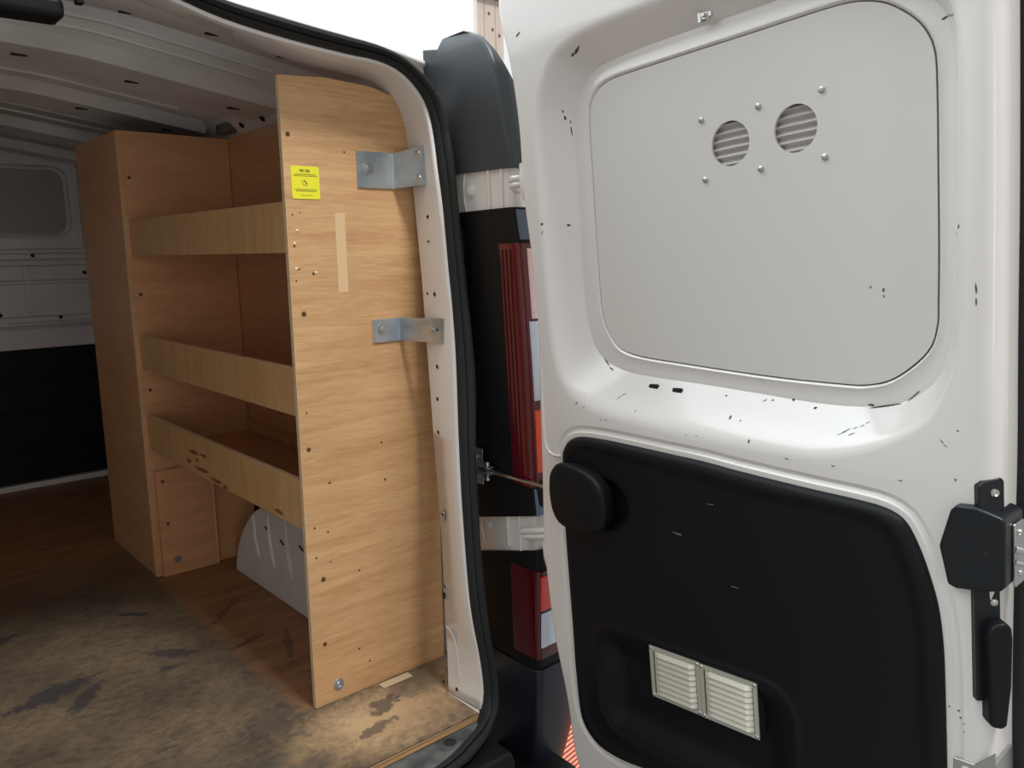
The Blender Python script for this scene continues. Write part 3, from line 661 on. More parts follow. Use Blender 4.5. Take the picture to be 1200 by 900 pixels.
    piece('front_end', PLYX, su, (.0, W, 1.416, 1.428, .0005, H2), bevel=.0006)
    piece('seam_edge', PLYE, su, (.1684, .1735, Lw - .018, Lw - .0003, .002, .330), bevel=0)
    # back
    piece('back_panel', PLYX, su, (W, W + .009, .0125, 1.416, .284, H2), bevel=0, label='ply back panel')
    piece('panel_edge', PLYE, su, (W - .001, W + .009, .02, Lw, H2 + .0002, H2 + .0015), bevel=0)
    # shelves and their upstand lips
    names = ('top', 'middle', 'lowest')
    for (zt, zb), nm in zip(((1.065, .967), (.738, .639), (.503, .398)), names):
        sh = piece('shelf', PLYX, su, (.0125, W - .0003, .0125, Lw - .0003, zb + .0004, zb + .0125), bevel=.0006, label=nm + ' shelf board')
        lp = piece('shelf_lip', PLYV, su, (.0, .012, .0125, Lw - .0003, zb, zt), bevel=.0006, label='ply lip along the front of the ' + nm + ' shelf')
        piece('lip_edge', PLYE, lp, (.0006, .0114, .013, Lw - .001, zt + .0001, zt + .0007), bevel=0)
        if nm == 'lowest':
            piece('back_batten', PLYV, su, (W - .012, W - .0003, .02, Lw - .01, zb + .013, zb + .045), bevel=.001)
            rn = random.Random(5); CHB = mat('chip_brown', (.22, .10, .03), .8)
            for (y, z, l) in ((.62, .455, .07), (.55, .458, .05), (.60, .437, .03), (.57, .418, .10), (.48, .407, .09), (.42, .404, .04), (.66, .425, .04), (.12, .412, .05)):
                pts = []
                for k in range(9): a = 2 * math.pi * k / 9; rr = rn.uniform(.6, 1.1); pts.append((y + l / 2 * math.cos(a) * rr, z + .006 * math.sin(a) * rr))
                bm = NB(); prism(bm, pts, 'x', -.0004, -.00005); ob('chip', bm, CHB, lp, smooth=False)
build_shelving()

# ================================================================== FIXING BRACKETS
def bracket(z0, z1, px0, arm, label, bolts, arm_bolts, hts):
    e_ = empty('fixing_bracket', (.2, 0, z0), label, 'bracket')
    T = .0032
    (ax0, ay0), (ax1, ay1) = arm; d = Vector((ax1 - ax0, ay1 - ay0)).normalized(); n_ = Vector((d.y, -d.x))  # to +... side
    bm = NB()
    prof = [(px0, -.0002), (ax0 + .001, -.0002), (ax1 + n_.x * -T, ay1 + n_.y * -T), (ax1, ay1), (ax0 - .0028, -.0002 - T), (px0, -.0002 - T)]
    v0 = [bm.verts.new((p[0], p[1], z0 + hts[0] * (1 if i in (2, 3) else 0))) for i, p in enumerate(prof)]
    v1 = [bm.verts.new((p[0], p[1], z1 + hts[1] * (1 if i in (2, 3) else 0))) for i, p in enumerate(prof)]
    bm.faces.new(v0); bm.faces.new(v1[::-1])
    for i in range(6): bm.faces.new((v0[i], v1[i], v1[(i + 1) % 6], v0[(i + 1) % 6]))
    ob('plate', bm, ZINC, e_, bevel=.0008)
    for x, z in bolts:
        bm = NB(); bolt(bm, (x, -.0036, z), (0, -1, 0), .0075, .0125); ob('bolt', bm, STEEL, e_)
    face = Vector((-abs(d.y), d.x * (1 if d.y < 0 else -1), 0)); face = Vector((d.y, -d.x, 0)); face = face if face.x < 0 else -face
    for s, z, k in arm_bolts:
        bm = NB(); c = (ax0 + (ax1 - ax0) * s, ay0 + (ay1 - ay0) * s, z); c = Vector(c) + face * .0006
        if k == 'b': lathe(bm, [(.0085, 0), (.0085, .0012), (.0055, .002), (.005, .0045), (.002, .005)], c, face, 16)
        else: lathe(bm, [(.003, 0), (.0025, .0006)], c, face, 10)
        ob('rivet' if k == 'b' else 'hole', bm, STEEL if k == 'b' else DARK, e_)
    return e_
bracket(1.097, 1.171, .160, ((.249, 0), (.2815, -.070)), 'wide zinc angle bracket joining end panel to pillar beside the yellow sticker', [(.184, 1.136)], [(.80, 1.166, 'b'), (.80, 1.117, 'b'), (.55, 1.13, 'h'), (.56, 1.155, 'h')], (.006, .012))
bracket(.774, .824, .180, ((.250, 0), (.2770, -.124)), 'narrow zinc angle bracket halfway down the end panel', [(.203, .802)], [(.74, .802, 'b'), (.32, .783, 'h'), (.86, .802, 'h')], (.000, .002))

# ================================================================== RIGHT REAR DOOR (swung open)
U = Vector((0.00100033, -0.99732967, 0.07302414)); A = Vector((-0.03669908, 0.07293837, 0.99666101)); Wd = Vector((-0.99932586, -0.00367691, -0.03652812))
DM = Matrix(((U.x, A.x, Wd.x, .32), (U.y, A.y, Wd.y, -.3), (U.z, A.z, Wd.z, .5), (0, 0, 0, 1)))
door = empty('rear_door', None, 'white right rear van door swung wide open, inner side showing', 'van door', M=DM); loc_parent(door)
PANEL = [(.2447, .6674), (.2516, .6943), (.2694, .7128), (.2992, .7211), (.3543, .7227), (.4469, .7227), (.565, .7222), (.6432, .7223), (.6966, .7213), (.7244, .7171), (.7511, .707), (.7765, .6885), (.796, .6671), (.8073, .6424), (.8105, .6138), (.8095, .4816), (.8082, .3906), (.8061, .3272), (.8050, .3058), (.7960, .2760), (.7714, .2501), (.7414, .2311), (.7101, .2243), (.691, .2240), (.6096, .2283), (.5352, .2345), (.3972, .2490), (.3108, .2600), (.2714, .2742), (.2481, .3071), (.2398, .3392), (.2385, .4235), (.2415, .5525)]
BOWL = [(.2089, .6601), (.2227, .7050), (.2437, .7312), (.2733, .7462), (.3613, .7530), (.491, .7537), (.567, .7534), (.6447, .7530), (.7034, .7480), (.7571, .7332), (.797, .7059), (.8234, .6739), (.8322, .6423), (.8335, .613), (.8283, .3891), (.8240, .3055), (.8105, .2486), (.7934, .2242), (.7551, .2016), (.709, .1942), (.6435, .1951), (.5335, .2058), (.4404, .2150), (.336, .2240), (.2726, .2349), (.2249, .2615), (.2039, .3155), (.1996, .3977), (.2047, .5183)]
COVE = [(.1348, .673), (.1440, .7148), (.1613, .7493), (.1904, .7853), (.2536, .8060), (.3913, .8090), (.4761, .8054), (.5887, .7986), (.6864, .787), (.7714, .7577), (.8215, .7197), (.8440, .6804), (.8500, .6374), (.8460, .3889), (.8425, .288), (.8330, .2361), (.8119, .1922), (.7886, .1703), (.7444, .1447), (.6972, .1274), (.6472, .1195), (.5178, .1228), (.4224, .1299), (.3343, .1396), (.2374, .1533), (.1761, .1777), (.1485, .2083), (.1310, .2768), (.1295, .4035), (.1302, .5685)]
TRIM = [(.1446, .0737), (.1472, .0838), (.1591, .0996), (.178, .1095), (.2003, .1131), (.2425, .1129), (.321, .1078), (.3933, .1021), (.4603, .0969), (.5223, .0894), (.634, .0784), (.7318, .07), (.7580, .0635), (.7738, .0529), (.789, .0245), (.8024, -.0148), (.8122, -.0555), (.817, -.1075), (.8179, -.176), (.8178, -.2678), (.8167, -.3326), (.8092, -.38), (.7855, -.4106), (.6893, -.4335), (.4686, -.4771), (.2582, -.5053), (.2199, -.5066), (.1765, -.4997), (.1468, -.4773), (.134, -.4483), (.1304, -.3491), (.1318, -.2775), (.1333, -.1562), (.1354, -.0606)]
OUTER = [(.0718, .9078), (.0745, .8627), (.0860, .8073), (.0938, .7342), (.0965, .6816), (.0960, .6492), (.0940, .606), (.0930, .5611), (.0940, .532), (.0984, .4685), (.0993, .4274), (.1003, .3637), (.0998, .2994), (.0900, .2026), (.0789, .0712), (.0690, -.0336), (.0650, -.0764), (.0620, -.1506), (.0620, -.1888), (.0644, -.25), (.0688, -.3086), (.0786, -.3694), (.087, -.4178), (.0935, -.4814), (.097, -.5385), (.1078, -.5763), (.1368, -.6138), (.19, -.648), (.30, -.665), (.55, -.665), (.80, -.655), (.855, -.63), (.871, -.58), (.8725, -.45), (.8726, -.2323), (.8765, -.0449), (.8821, .1331), (.8844, .2812), (.8879, .4576), (.8899, .6717), (.8899, .83), (.87, .89), (.80, .925), (.55, .95), (.30, .955), (.13, .95), (.085, .935)]
RB = .070; BW = -.050
_cl = DM.inverted() @ cam.matrix_world.translation
def deep(p):   # recess outlines were measured for a 30 mm recess; the pressing is 48 mm deep
    k = (_cl.z + .048) / (_cl.z + .030); return (_cl.x + (p[0] - _cl.x) * k, _cl.y + (p[1] - _cl.y) * k)
PANEL = [deep(p) for p in PANEL]; BOWL = [deep(p) for p in BOWL]
def build_door():
    bm = NB()
    c = (.525, .475); n = 200
    # angles chosen from the panel outline so corners get enough samples
    pd = catmull(V2(PANEL)); rs = resample(pd, n)
    angs = [math.atan2(p.y - c[1], p.x - c[0]) for p in rs]
    P = angsample(pd, c, angs)
    B = angsample(catmull(V2(BOWL)), c, angs); C_ = angsample(catmull(V2(COVE)), c, angs)
    po = offs(P, .0012)
    r0 = ring(bm, P, -.062); r1 = ring(bm, offs(P, .0016), -.0515); r2 = ring(bm, offs(P, .0045), BW + .0016)
    r3 = ring(bm, offs(P, .0085), BW - .0004); last = r3
    bm.faces.new(r0)
    for a, b in ((r0, r1), (r1, r2), (r2, r3)): bridge(bm, a, b)
    Q = ring(bm, [p.lerp(b, .6) for p, b in zip(offs(P, .0085), B)], BW); bridge(bm, last, Q)
    b0 = ring(bm, B, BW); bridge(bm, Q, b0); last = b0
    K = 12
    for k in range(1, K + 1):
        t = k / K; s = 1.1765 * t if t < .7 else .8235 + 1.1765 * ((t - .7) - (t - .7)**2 / .6)
        # short fillet at the crease
        cur = ring(bm, [b.lerp(q, t) for b, q in zip(B, C_)], BW * (1 - s)); bridge(bm, last, cur); last = cur
    coveR = last
    TD = resample(catmull(V2(TRIM)), 180)
    g = []
    for o_, wv in ((.021, 0.0), (.0175, -.0022), (.0145, -.0032), (.0115, -.0022), (.008, 0.0008), (.002, .0008), (-.008, .0), (-.012, -.034)):
        g.append(ring(bm, offs(TD, o_), wv))
    for a, b in zip(g, g[1:]): bridge(bm, a, b)
    bm.faces.new(g[-1])
    OD = resample(catmull(V2(OUTER)), 260)
    def rad(p): return .022 if p.x > .84 and p.y < .88 else .007
    FD = offs(OD, lambda p: -rad(p))
    k0 = ring(bm, FD, 0.0); fillholes(bm, [k0, coveR, g[0]]); last = k0
    for k in range(1, 7):
        t = math.pi / 2 * k / 6
        pts = [a.lerp(b, math.sin(t)) for a, b in zip(FD, OD)]; ws = [-(rad(b) * .85) * (1 - math.cos(t)) for b in OD]
        cur = ring(bm, pts, ws); bridge(bm, last, cur); last = cur
    bk = ring(bm, OD, -RB); bridge(bm, last, bk); bm.faces.new(bk)
    bmesh.ops.recalc_face_normals(bm, faces=bm.faces)
    bvh = BVHTree.FromBMesh(bm)
    o = ob('door_panel', bm, WHITE, door, angle=32, recalc=False, label='white pressed steel inner face of the door')
    return bvh
BV = build_door()
def dw(u, v):
    h = BV.ray_cast(Vector((u, v, .2)), Vector((0, 0, -1))); return h[0].z if h[0] is not None else 0
# crease line at hinge edge
bm = NB(); cp = catmull([(.103, .235, 0), (.0975, .18, 0), (.0945, .115, 0), (.096, .088, 0), (.104, .075, 0), (.122, .069, 0), (.135, .070, 0)], False, 5)
tube(bm, [(p.x, p.y, -.0002) for p in cp], .0022, 6); ob('pressed_bead', bm, WHITE, door)
bm = NB(); cp = catmull([(.1093, -.02, 0), (.107, -.12, 0), (.103, -.24, 0), (.106, -.36, 0), (.112, -.46, 0)], False, 5)
tube(bm, [(p.x, p.y, -.0014) for p in cp], .0022, 6); ob('pressed_bead', bm, WHITE, door)
# inner window board with two round cut-outs
def circ(cx, cy, r, n=40, rot=1): return [Vector((cx + r * math.cos(2 * math.pi * k / n * rot), cy + r * math.sin(2 * math.pi * k / n * rot))) for k in range(n)]
HOLES = [(*deep((.5196, .5782)), .0330), (*deep((.6246, .5798)), .0330)]
bm = NB(); PO = offs(resample(catmull(V2(PANEL)), 200), -.0006)
a = ring(bm, PO, -.0505); hs = [ring(bm, circ(*h, rot=-1), -.0505) for h in HOLES]; fillholes(bm, [a] + hs)
a2 = ring(bm, PO, -.054); bridge(bm, a, a2)
for h, hr in zip(HOLES, hs): bridge(bm, hr, ring(bm, circ(*h, rot=-1), -.0552))
wb = ob('window_board', bm, BOARD, door, angle=30, label='flat white board filling the window opening')
for h in HOLES:   # ribbed vent showing through each hole
    bm = NB(); r = h[2] + .002; nn = 60; rows = []
    for j in range(nn + 1):
        y = -r + 2 * r * j / nn; hw = math.sqrt(max(r * r - y * y, 1e-8)); ph = (y / .0116) % 1
        hgt = -.0620 + .0070 * (.5 - .5 * math.cos(2 * math.pi * ph))
        rows.append([bm.verts.new((h[0] - hw + 2 * hw * i / 8, h[1] + y, hgt)) for i in range(9)])
    for p, q in zip(rows, rows[1:]): bridge(bm, p, q, False)
    ob('round_vent', bm, mat('vent_plastic', (.50, .475, .45), .45), door, angle=25, label='round louvred vent behind a cut-out')
for x, y in map(deep, ((.4721, .6207), (.5694, .6207), (.6653, .6221), (.4733, .5320), (.5689, .5336), (.6662, .5341))):
    bm = NB(); lathe(bm, [(.0048, 0), (.0046, .0028), (.003, .0038)], (x, y, -.0505), (0, 0, 1), 6); lathe(bm, [(.002, .002), (.002, .0045), (.0014, .005)], (x, y, -.0505), (0, 0, 1), 8)
    ob('screw', bm, STEEL, door)
# black lower trim
TR = None
def build_trim():
    global TR
    td = catmull(V2(TRIM)); nA = 260; rs = resample(td, nA); c = (.47, -.18)
    angs = [math.atan2(p.y - c[1], p.x - c[0]) for p in rs]; E = angsample(td, c, angs)
    def sdr(x, y, x0, x1, y0, y1, r):
        qx = abs(x - (x0 + x1) / 2) - (x1 - x0) / 2 + r; qy = abs(y - (y0 + y1) / 2) - (y1 - y0) / 2 + r
        return math.hypot(max(qx, 0), max(qy, 0)) + min(max(qx, qy), 0) - r
    def ss(t): t = min(max(t, 0), 1); return t * t * (3 - 2 * t)
    def h(x, y, t, ln):
        d = (1 - t) * ln
        e = min(d / .016, 1); z = .002 + .010 * math.sqrt(max(0, 1 - (1 - e)**2))
        z -= .0035 * ss((d - .016) / .02)
        d1 = sdr(x, y, .196, .60, -.452 + (x - .25) * -.03, -.245, .05)
        z += .003 * math.exp(-((d1 - .004) / .006)**2) - .019 * ss((-d1 - .002) / .055)
        dc = math.hypot((x - .245) / 1.15, (y + .004)) - .050; z -= .018 * ss(-dc / .018)
        return z
    bm = NB(); K = 110; rings = [ring(bm, offs(E, 0), 0.0)]
    for k in range(K):
        t = 1 - (k / K)**1.0 if k else 1.0
        t = 1 - (k / K)
        row = []
        for p in E:
            q = Vector(c).lerp(p, t); ln = (p - Vector(c)).length
            row.append(bm.verts.new((q.x, q.y, h(q.x, q.y, t, ln))))
        rings.append(row)
    for a, b in zip(rings, rings[1:]): bridge(bm, a, b)
    cv = bm.verts.new((c[0], c[1], h(c[0], c[1], 0, .4)))
    for i in range(nA): bm.faces.new((rings[-1][i], rings[-1][(i + 1) % nA], cv))
    bmesh.ops.recalc_face_normals(bm, faces=bm.faces); TR = BVHTree.FromBMesh(bm)
    o = ob('trim_panel', bm, BLACK, door, angle=50, recalc=False, label='black moulded plastic lower trim with a recessed pocket')
    return o
trim = build_trim(); trim['_loc'] = 1
def tw(u, v):
    h = TR.ray_cast(Vector((u, v, .2)), Vector((0, 0, -1))); return h[0].z if h[0] is not None else 0
SCR = mat('grey_scratch', (.18, .18, .18), .7)
bm = NB()
for x, y, l in ((.395, -.030, .018), (.402, -.032, .012), (.505, -.098, .012), (.47, .03, .01), (.196, .008, .004)):
    bm = NB(); box(bm, x, x + l, y, y + .0008, tw(x, y), tw(x, y) + .0005); ob('scratch', bm, SCR, trim, smooth=False)
# pull-handle cap over a round hollow
def build_handle():
    CAP = [(.1631, .0668), (.1429, .0508), (.1358, .0303), (.1339, -.0028), (.1400, -.0320), (.1560, -.0500), (.190, -.0560), (.2300, -.0540), (.2600, -.0430), (.2700, -.0200), (.2721, .0100), (.2640, .0340), (.2422, .0534), (.2050, .0650)]
    E = resample(catmull(V2(CAP)), 80); c = Vector((.203, .006)); bm = NB()
    prof = [(.90, .004), (.96, .018), (1.0, .030), (.992, .0355), (.965, .0385), (.90, .040), (.75, .0415), (.5, .0422), (.2, .0425)]
    rr = [ring(bm, [c.lerp(p, s) for p in E], wv) for s, wv in prof]
    for a, b in zip(rr, rr[1:]): bridge(bm, a, b)
    bm.faces.new(rr[-1]); bm.faces.new(rr[0][::-1])
    ob('handle_cap', bm, BLACK, door, angle=50, label='black rounded pull handle cap')
build_handle()
# pair of louvred metal vents in the trim
def grille(u0, u1, v0, v1, w0, label):
    bm = NB(); f = .0075
    def fr(x0, x1, y0, y1, z0, z1): box(bm, x0, x1, y0, y1, z0, z1)
    fr(u0, u1, v1 - f, v1, w0, w0 + .0022); fr(u0, u1, v0, v0 + f, w0, w0 + .0022); fr(u0, u0 + f, v0 + f, v1 - f, w0, w0 + .0022); fr(u1 - f, u1, v0 + f, v1 - f, w0, w0 + .0022)
    n = 8 if u1 - u0 < .11 else 8; x0, x1 = u0 + f + .002, u1 - f - .002; y0, y1 = v0 + f, v1 - f; p = (y1 - y0) / n
    for k in range(n):
        yb = y0 + p * k; nx = 14; prev = []
        # hooded louvre: flat back, bulging towards its lower lip, closed round ends
        for (ty, tz) in ((1.0, .0), (.75, .0018), (.45, .0042), (.18, .0058), (.12, .0050), (.10, -.001)):
            row = []
            for i in range(nx + 1):
                s = i / nx; x = x0 + (x1 - x0) * s; e = min(1, min(s, 1 - s) / .07); e = math.sqrt(max(0, 1 - (1 - e)**2))
                row.append(bm.verts.new((x, yb + p * ty, w0 + .0008 + tz * e)))
            if prev: bridge(bm, prev, row, False)
            prev = row
    o = ob('louvre_vent', bm, ALU, door, angle=40, label=label)
    bm = NB(); box(bm, u0 + .002, u1 - .002, v0 + .002, v1 - .002, w0 - .03, w0 - .0006); ob('vent_box', bm, DARK, door, smooth=False)
    bm = NB()
    for x, y in ((u0 + .004, v1 - .004), (u0 + .004, v0 + .004), (u1 - .004, v1 - .004), (u1 - .004, v0 + .004)): bm = NB(); lathe(bm, [(.0028, .0022), (.002, .0036)], (x, y, w0), (0, 0, 1), 10); ob('screw', bm, STEEL, door)
w0 = max(tw(u, v) for u in (.33, .43, .54) for v in (-.25, -.29, -.34)) if False else .0
0 and print('trim depth', [round(tw(u, v), 4) for u in (.33, .43, .54) for v in (-.25, -.29, -.34)])
VW = max([tw(.328 + .215 * i / 10, -.341 + .096 * j / 6) for i in range(11) for j in range(7)]) - .001
grille(.3285, .4340, -.3410, -.2462, VW, 'left pressed metal louvred vent')
grille(.4345, .5420, -.3415, -.2475, VW, 'right pressed metal louvred vent')
# slots and paint chips
bm = NB()
for (x, y) in ((.3690, .2125), (.4170, .2080)):
    x, y = _cl.x + (x - _cl.x) * 1.036, _cl.y + (y - _cl.y) * 1.036
    for k in range(1): prism(bm, [(x - .0105, y - .004), (x + .008, y - .004), (x + .0105, y + .001), (x + .008, y + .004), (x - .008, y + .004)], 'z', dw(x, y) - .002, dw(x, y) + .0022); ob('drain_slot', bm, DARK, door, smooth=False, label='dark oval slot under the window board'); bm = NB()
bm.free()
def build_chips():
    rn = random.Random(11); bm = NB()
    def chip(x, y, l, wd, ang):
        k = (_cl.z - dw(x, y)) / _cl.z; k = 1 + (k - 1) * (1.0 if dw(x, y) > -.045 else .38); x, y = _cl.x + (x - _cl.x) * k, _cl.y + (y - _cl.y) * k
        pts = []; k = 7
        for i in range(k):
            a = 2 * math.pi * i / k; r = rn.uniform(.6, 1.15); px, py = l / 2 * math.cos(a) * r, wd / 2 * math.sin(a) * r
            pts.append((x + px * math.cos(ang) - py * math.sin(ang), y + px * math.sin(ang) + py * math.cos(ang)))
        vs = [bm.verts.new((p[0], p[1], dw(*p) + (.0005 if dw(*p) > -.052 else .0125))) for p in pts]; vs2 = [bm.verts.new((p[0], p[1], dw(*p) - .0003 + (0 if dw(*p) > -.052 else .0115))) for p in pts]
        bm.faces.new(vs); bm.faces.new(vs2[::-1]); bridge(bm, vs2, vs)
    for x, y, l, wd, a in ((.1772, .4992, .006, .005, 0), (.1900, .4944, .006, .005, 0), (.1800, .485, .010, .001, 1.3), (.2003, .6891, .007, .003, 1.5), (.2010, .6780, .009, .003, 1.5), (.2060, .6560, .018, .0015, 1.6), (.2065, .671, .006, .0015, 1.6),
                           (.2440, .2470, .022, .0022, -.75), (.2560, .2360, .016, .002, -.5), (.4928, .2000, .004, .003, 0), (.5358, .1692, .004, .0022, .3), (.1889, .1753, .006, .003, .6), (.2060, .168, .004, .002, 0), (.2574, .1486, .009, .0015, -.3), (.246, .1475, .005, .0015, .3),
                           (.3000, .1930, .010, .0012, .8), (.312, .1985, .008, .0012, .3), (.330, .170, .005, .0015, 1.2), (.43, .137, .005, .001, 0), (.45, .137, .005, .001, 0), (.519, .173, .004, .009, -.3), (.545, .1365, .003, .007, 0), (.560, .196, .008, .0012, .6), (.572, .197, .005, .002, .2), (.604, .1985, .005, .0035, 0), (.640, .1895, .005, .0035, .4),
                           (.700, .168, .012, .001, .5), (.712, .172, .008, .001, .4), (.722, .176, .008, .001, .4), (.692, .163, .014, .001, .4), (.706, .163, .010, .001, .4), (.73, .181, .006, .001, .4),
                           (.742, .1985, .055, .002, .2), (.775, .2130, .03, .0018, .75), (.718, .1975, .012, .003, 0), (.742, .352, .003, .006, 0), (.742, .344, .002, .004, 0), (.725, .357, .005, .001, .7), (.8440, .424, .006, .0035, 1.2), (.836, .415, .002, .004, 0),
                           (.862, .350, .0022, .014, 0), (.862, .335, .0016, .01, 0), (.839, .178, .003, .002, 0), (.8200, .163, .007, .001, -.9), (.8240, .158, .005, .001, -.4), (.8350, .116, .003, .003, 0), (.768, .1060, .007, .0012, -.1), (.676, .115, .007, .0015, -.2), (.606, .117, .008, .0015, -.1),
                           (.2746, .7691, .020, .004, -.5 + 1.0), (.268, .763, .008, .004, .5), (.8330, -.1900, .0035, .0025, 0), (.8215, -.1880, .003, .002, 0), (.8350, -.1990, .0035, .0025, 0), (.8385, -.2060, .003, .002, 0), (.8385, -.2170, .003, .002, 0), (.845, -.26, .004, .003, .4), (.822, .6688, .008, .003, .3), (.118, .838, .016, .003, .4)):
        chip(x, y, l, wd, a)
    ob('paint_chips', bm, SCRATCH, door, smooth=False, label='small dark chips and scuffs in the white paint')['kind'] = 'stuff'
build_chips()
# torn clip at the top of the recess
bm = NB(); z = dw(.487, .769)
lathe(bm, [(.009, 0), (.009, .004), (.006, .006), (.0035, .006), (.0035, .010)], (.487, .7690, z - .001), (0, 0, 1), 8); box(bm, .476, .482, .760, .778, z, z + .006); box(bm, .492, .499, .765, .775, z, z + .004)
ob('trim_clip', bm, STEEL, door, bevel=.0006, label='broken metal clip at the top of the recess')
# rubber edge strip and outer skin along the free edge
bm = NB(); ed = [p for p in catmull(V2(OUTER[33:41]), False, 6)]
rs_ = []
for (du, wv) in ((-.004, -.069), (.004, -.067), (.012, -.070), (.020, -.078), (.018, -.092), (-.004, -.092)): rs_.append([bm.verts.new((p.x + du, p.y, wv)) for p in ed])
for i in range(6): bridge(bm, rs_[i], rs_[(i + 1) % 6], False)
bm.faces.new([r[0] for r in rs_]); bm.faces.new([r[-1] for r in rs_][::-1])
ob('edge_seal', bm, RUBBER, door, label='black rubber strip on the free edge')
# latch housing
def build_latch():
    LT = [(.8392, .0873), (.8321, .0797), (.8192, .0367), (.818, .0309), (.8271, -.0175), (.8371, -.0207), (.8664, -.0180), (.8871, -.0138), (.8927, -.006), (.8935, .0751), (.8881, .0793), (.8613, .0876)]
    bm = NB(); prism(bm, LT, 'z', -.050, .012)
    la = ob('latch_housing', bm, BLACKS, door, bevel=.0035, label='black latch housing on the free edge'); la['_loc'] = 1
    def diag(name, pts, base, th, m, bev, label=None):   # plate laid across the rounded free edge, pts = (distance round the edge, height)
        bm = NB(); fr = [bm.verts.new((base[0] + (t + th) * .7071, v, base[1] + (th - t) * .7071)) for t, v in pts]; bk_ = [bm.verts.new((base[0] + (t - .006) * .7071, v, base[1] - (t + .006) * .7071)) for t, v in pts]
        bm.faces.new(fr); bm.faces.new(bk_[::-1]); bridge(bm, bk_, fr); return ob(name, bm, m, la, bevel=bev, label=label)
    def dpt(base, t, v, th): return (base[0] + (t + th) * .7071, v, base[1] + (th - t) * .7071)
    BT = (.856, .000)
    diag('mounting_tab', [(0, .0805), (.030, .0805), (.030, .118), (.026, .1225), (.005, .1185), (.0, .113)], BT, .0115, BLACKS, .002)
    bm = NB(); lathe(bm, [(.0055, 0), (.005, .002), (.003, .0032), (.0022, .0022)], dpt(BT, .018, .104, .0115), (.7, 0, .7), 16); ob('rivet', bm, STEEL, la)
    bm = NB(); lathe(bm, [(.004, 0), (.0035, .0004)], (.872, .030, .0122), (0, 0, 1), 12); ob('screw_hole', bm, DARK, la)
    bm = NB(); prism(bm, rrect(-.013, .066, -.043, -.011, .004, 4)[::1], 'x', .8935, .8965)
    ob('catch_plate', bm, STEEL, la, bevel=.0008, label='bright steel catch plate')
    bm = NB(); tube(bm, [(.896, .034, -.014), (.909, .030, -.020), (.914, .026, -.032), (.909, .028, -.044)], .0045, 10); tube(bm, [(.896, .018, -.014), (.911, .015, -.020), (.916, .012, -.032), (.911, .013, -.046)], .0035, 10)
    ob('claw', bm, STEEL, la, label='steel latch claw')
    for v in (.052, .0): 
        bm = NB(); lathe(bm, [(.0045, 0), (.004, .002), (.002, .003)], (.8965, v, -.028), (1, 0, 0), 14); ob('screw', bm, STEEL, la)
    BL = (.850, .000)
    diag('lower_plate', [(0, -.165), (.030, -.165), (.030, .0), (0, .0)], BL, .0105, BLACKS, .001)
    bm = NB(); lathe(bm, [(.005, 0), (.0045, .002), (.0025, .003)], dpt(BL, .022, -.036, .0105), (.7, 0, .7), 16); ob('rivet', bm, STEEL, la)
    diag('release_lever', [(.004, -.075), (.007, -.065), (.014, -.0585), (.026, -.0575), (.033, -.064), (.034, -.080), (.032, -.14), (.026, -.192), (.021, -.197), (.008, -.194), (.005, -.187), (.005, -.13)], (BL[0] + .004, BL[1] - .001), .024, BLACK, .0045, 'black release lever hanging from the latch')
build_latch()
# steel wrap plate low on the free edge
bm = NB(); prism(bm, [(-.245, .0015), (-.245, -.012), (-.245, -.055), (-.33, -.055), (-.33, .0015)], 'x', .874, .8775)
v = [(.826, -.2560), (.852, -.2555), (.8765, -.2300), (.8765, -.34), (.826, -.34)]
prism(bm, v, 'z', .0012, .0035)
lp = ob('lower_striker', bm, STEEL, door, bevel=.0008, label='steel striker plate low on the free edge'); lp['_loc'] = 1
bm = NB(); tube(bm, [(.836, -.272, .004), (.838, -.264, .0045), (.844, -.263, .0045), (.848, -.268, .004)], .0012, 6); ob('stamped_mark', bm, ALU, lp)
# hinges: two white swan-neck arms from the door edge to the body corner
def hinge(v, y_j, zj):
    bm = NB()
    Mi = DM.inverted(); j = Mi @ Vector((.347, -.285, zj)); 
    pts = catmull([(.100, v, -.040), (.080, v, -.036), (.068, v, -.030), (.045, v, -.020), tuple(j)], False, 5)
    rr = [.0065] * len(pts)
    for s in (-1, 1): tube(bm, [(p.x, p.y + s * .006, p.z) for p in pts], rr, 10)
    lathe(bm, [(.013, -.030), (.014, -.026), (.014, .026), (.013, .030)], (.084, v, -.024), (0, 1, 0), 18)
    ob('hinge', bm, WHITE, door, angle=50, label='white painted hinge arm')
hinge(.590, 0, 1.085); hinge(-.105, 0, .38)
# rounded knuckle fillets on the hinge edge
for v in (.585, -.135):
    bm = NB(); lathe(bm, [(.001, -.045), (.009, -.030), (.012, -.010), (.012, .015), (.004, .035), (.001, .040)], (.092 if v > 0 else .064, v, -.012), (0, 1, 0), 18); ob('hinge_knuckle', bm, WHITE, door)

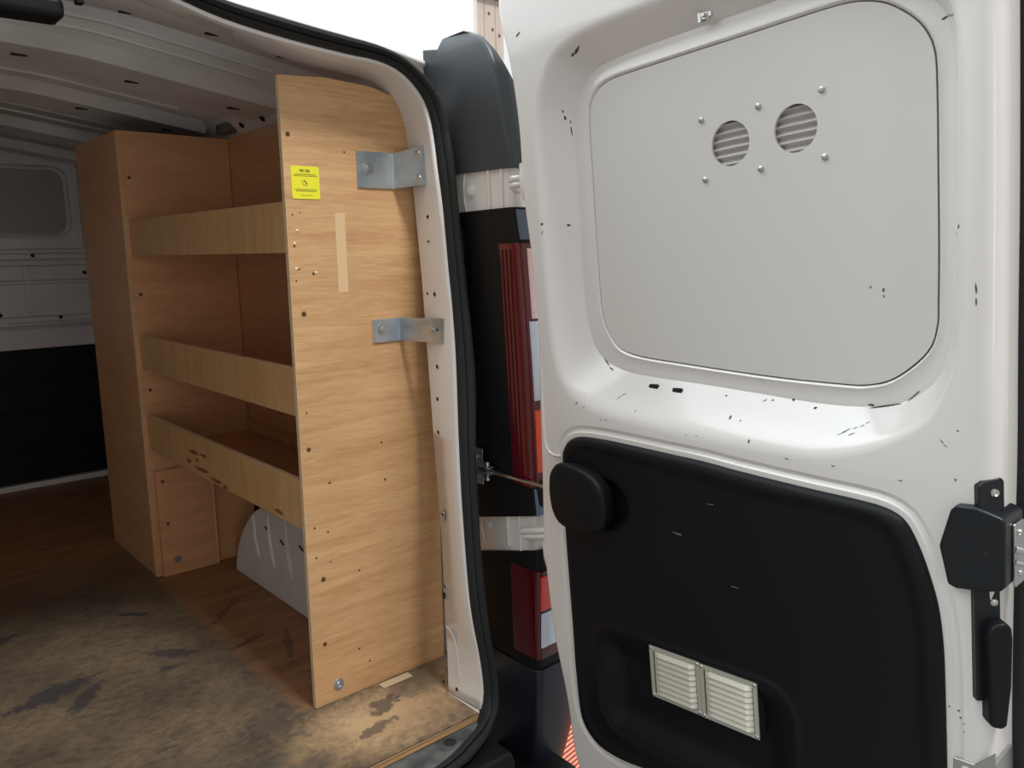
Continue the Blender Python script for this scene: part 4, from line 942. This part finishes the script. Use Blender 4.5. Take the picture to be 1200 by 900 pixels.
# ================================================================== DOOR CHECK STRAP
cs = empty('door_check_strap', (.345, -.13, .50), 'small steel check strap linking the body corner to the open door', 'check strap')
bm = NB(); box(bm, .3405, .3435, -.164, -.122, .500, .542); box(bm, .3405, .3435, -.164, -.122, .462, .494); ob('mounting_plate', bm, ZINC, cs, bevel=.003)
for z in (.522, .479):
    bm = NB(); lathe(bm, [(.0085, 0), (.0085, .002), (.006, .0025), (.0055, .006), (.003, .0065)], (.3405, -.146, z), (-1, 0, 0), 16); ob('bolt', bm, STEEL, cs)
bm = NB(); box(bm, .325, .3405, -.150, -.118, .496, .503); box(bm, .322, .340, -.205, -.140, .493, .499); box(bm, .322, .340, -.205, -.165, .508, .511); ob('bracket_arm', bm, ZINC, cs, bevel=.001)
bm = NB(); cyl(bm, (.331, -.192, .485), (0, 0, 1), .0042, 0, .032, 14); cyl(bm, (.331, -.192, .485), (0, 0, 1), .0075, -.004, .002, 14); cyl(bm, (.331, -.192, .485), (0, 0, 1), .0072, .029, .036, 14); ob('pin', bm, STEEL, cs)
bm = NB(); tube(bm, [(.331, -.185, .503), (.331, -.22, .502), (.335, -.30, .500), (.340, -.372, .500)], .0038, 8); ob('rod', bm, STEEL, cs)

# ================================================================== TIMBER beyond the van
TIM = wood('pale_timber', (.80, .66, .55), (.98, .92, .86), (14, 14, 1.2), rough=.6)
tp = empty('timber_post', (3.05, 3.0, -.55), 'pale knotty timber post in the bright background above the corner cover', 'timber post')
for x0, x1 in ((2.925, 2.985), (2.993, 3.085), (3.093, 3.16)): piece('board', TIM, tp, (x0, x1, 3.0, 3.04, -.55, 2.72), bevel=.004)
tb = piece('roof_beam', mat('grey_beam', (.22, .23, .26), .6), None, (2.90, 3.40, 2.92, 2.995, 2.64, 2.74), bevel=.005); tag(tb, 'dark grey beam end crossing the top of the timber post', 'beam')
tb.rotation_euler = (0, 0, 0)
for x, z in ((3.03, 2.55), (3.06, 2.45), (3.12, 2.42)):
    bm = NB(); lathe(bm, [(.012, 0), (.008, .001)], (x, 2.9995, z), (0, -1, 0), 12); ob('knot', bm, mat('knot', (.25, .14, .08), .7), tp)
for o in bpy.data.objects:
    if '_loc' in o: del o['_loc']
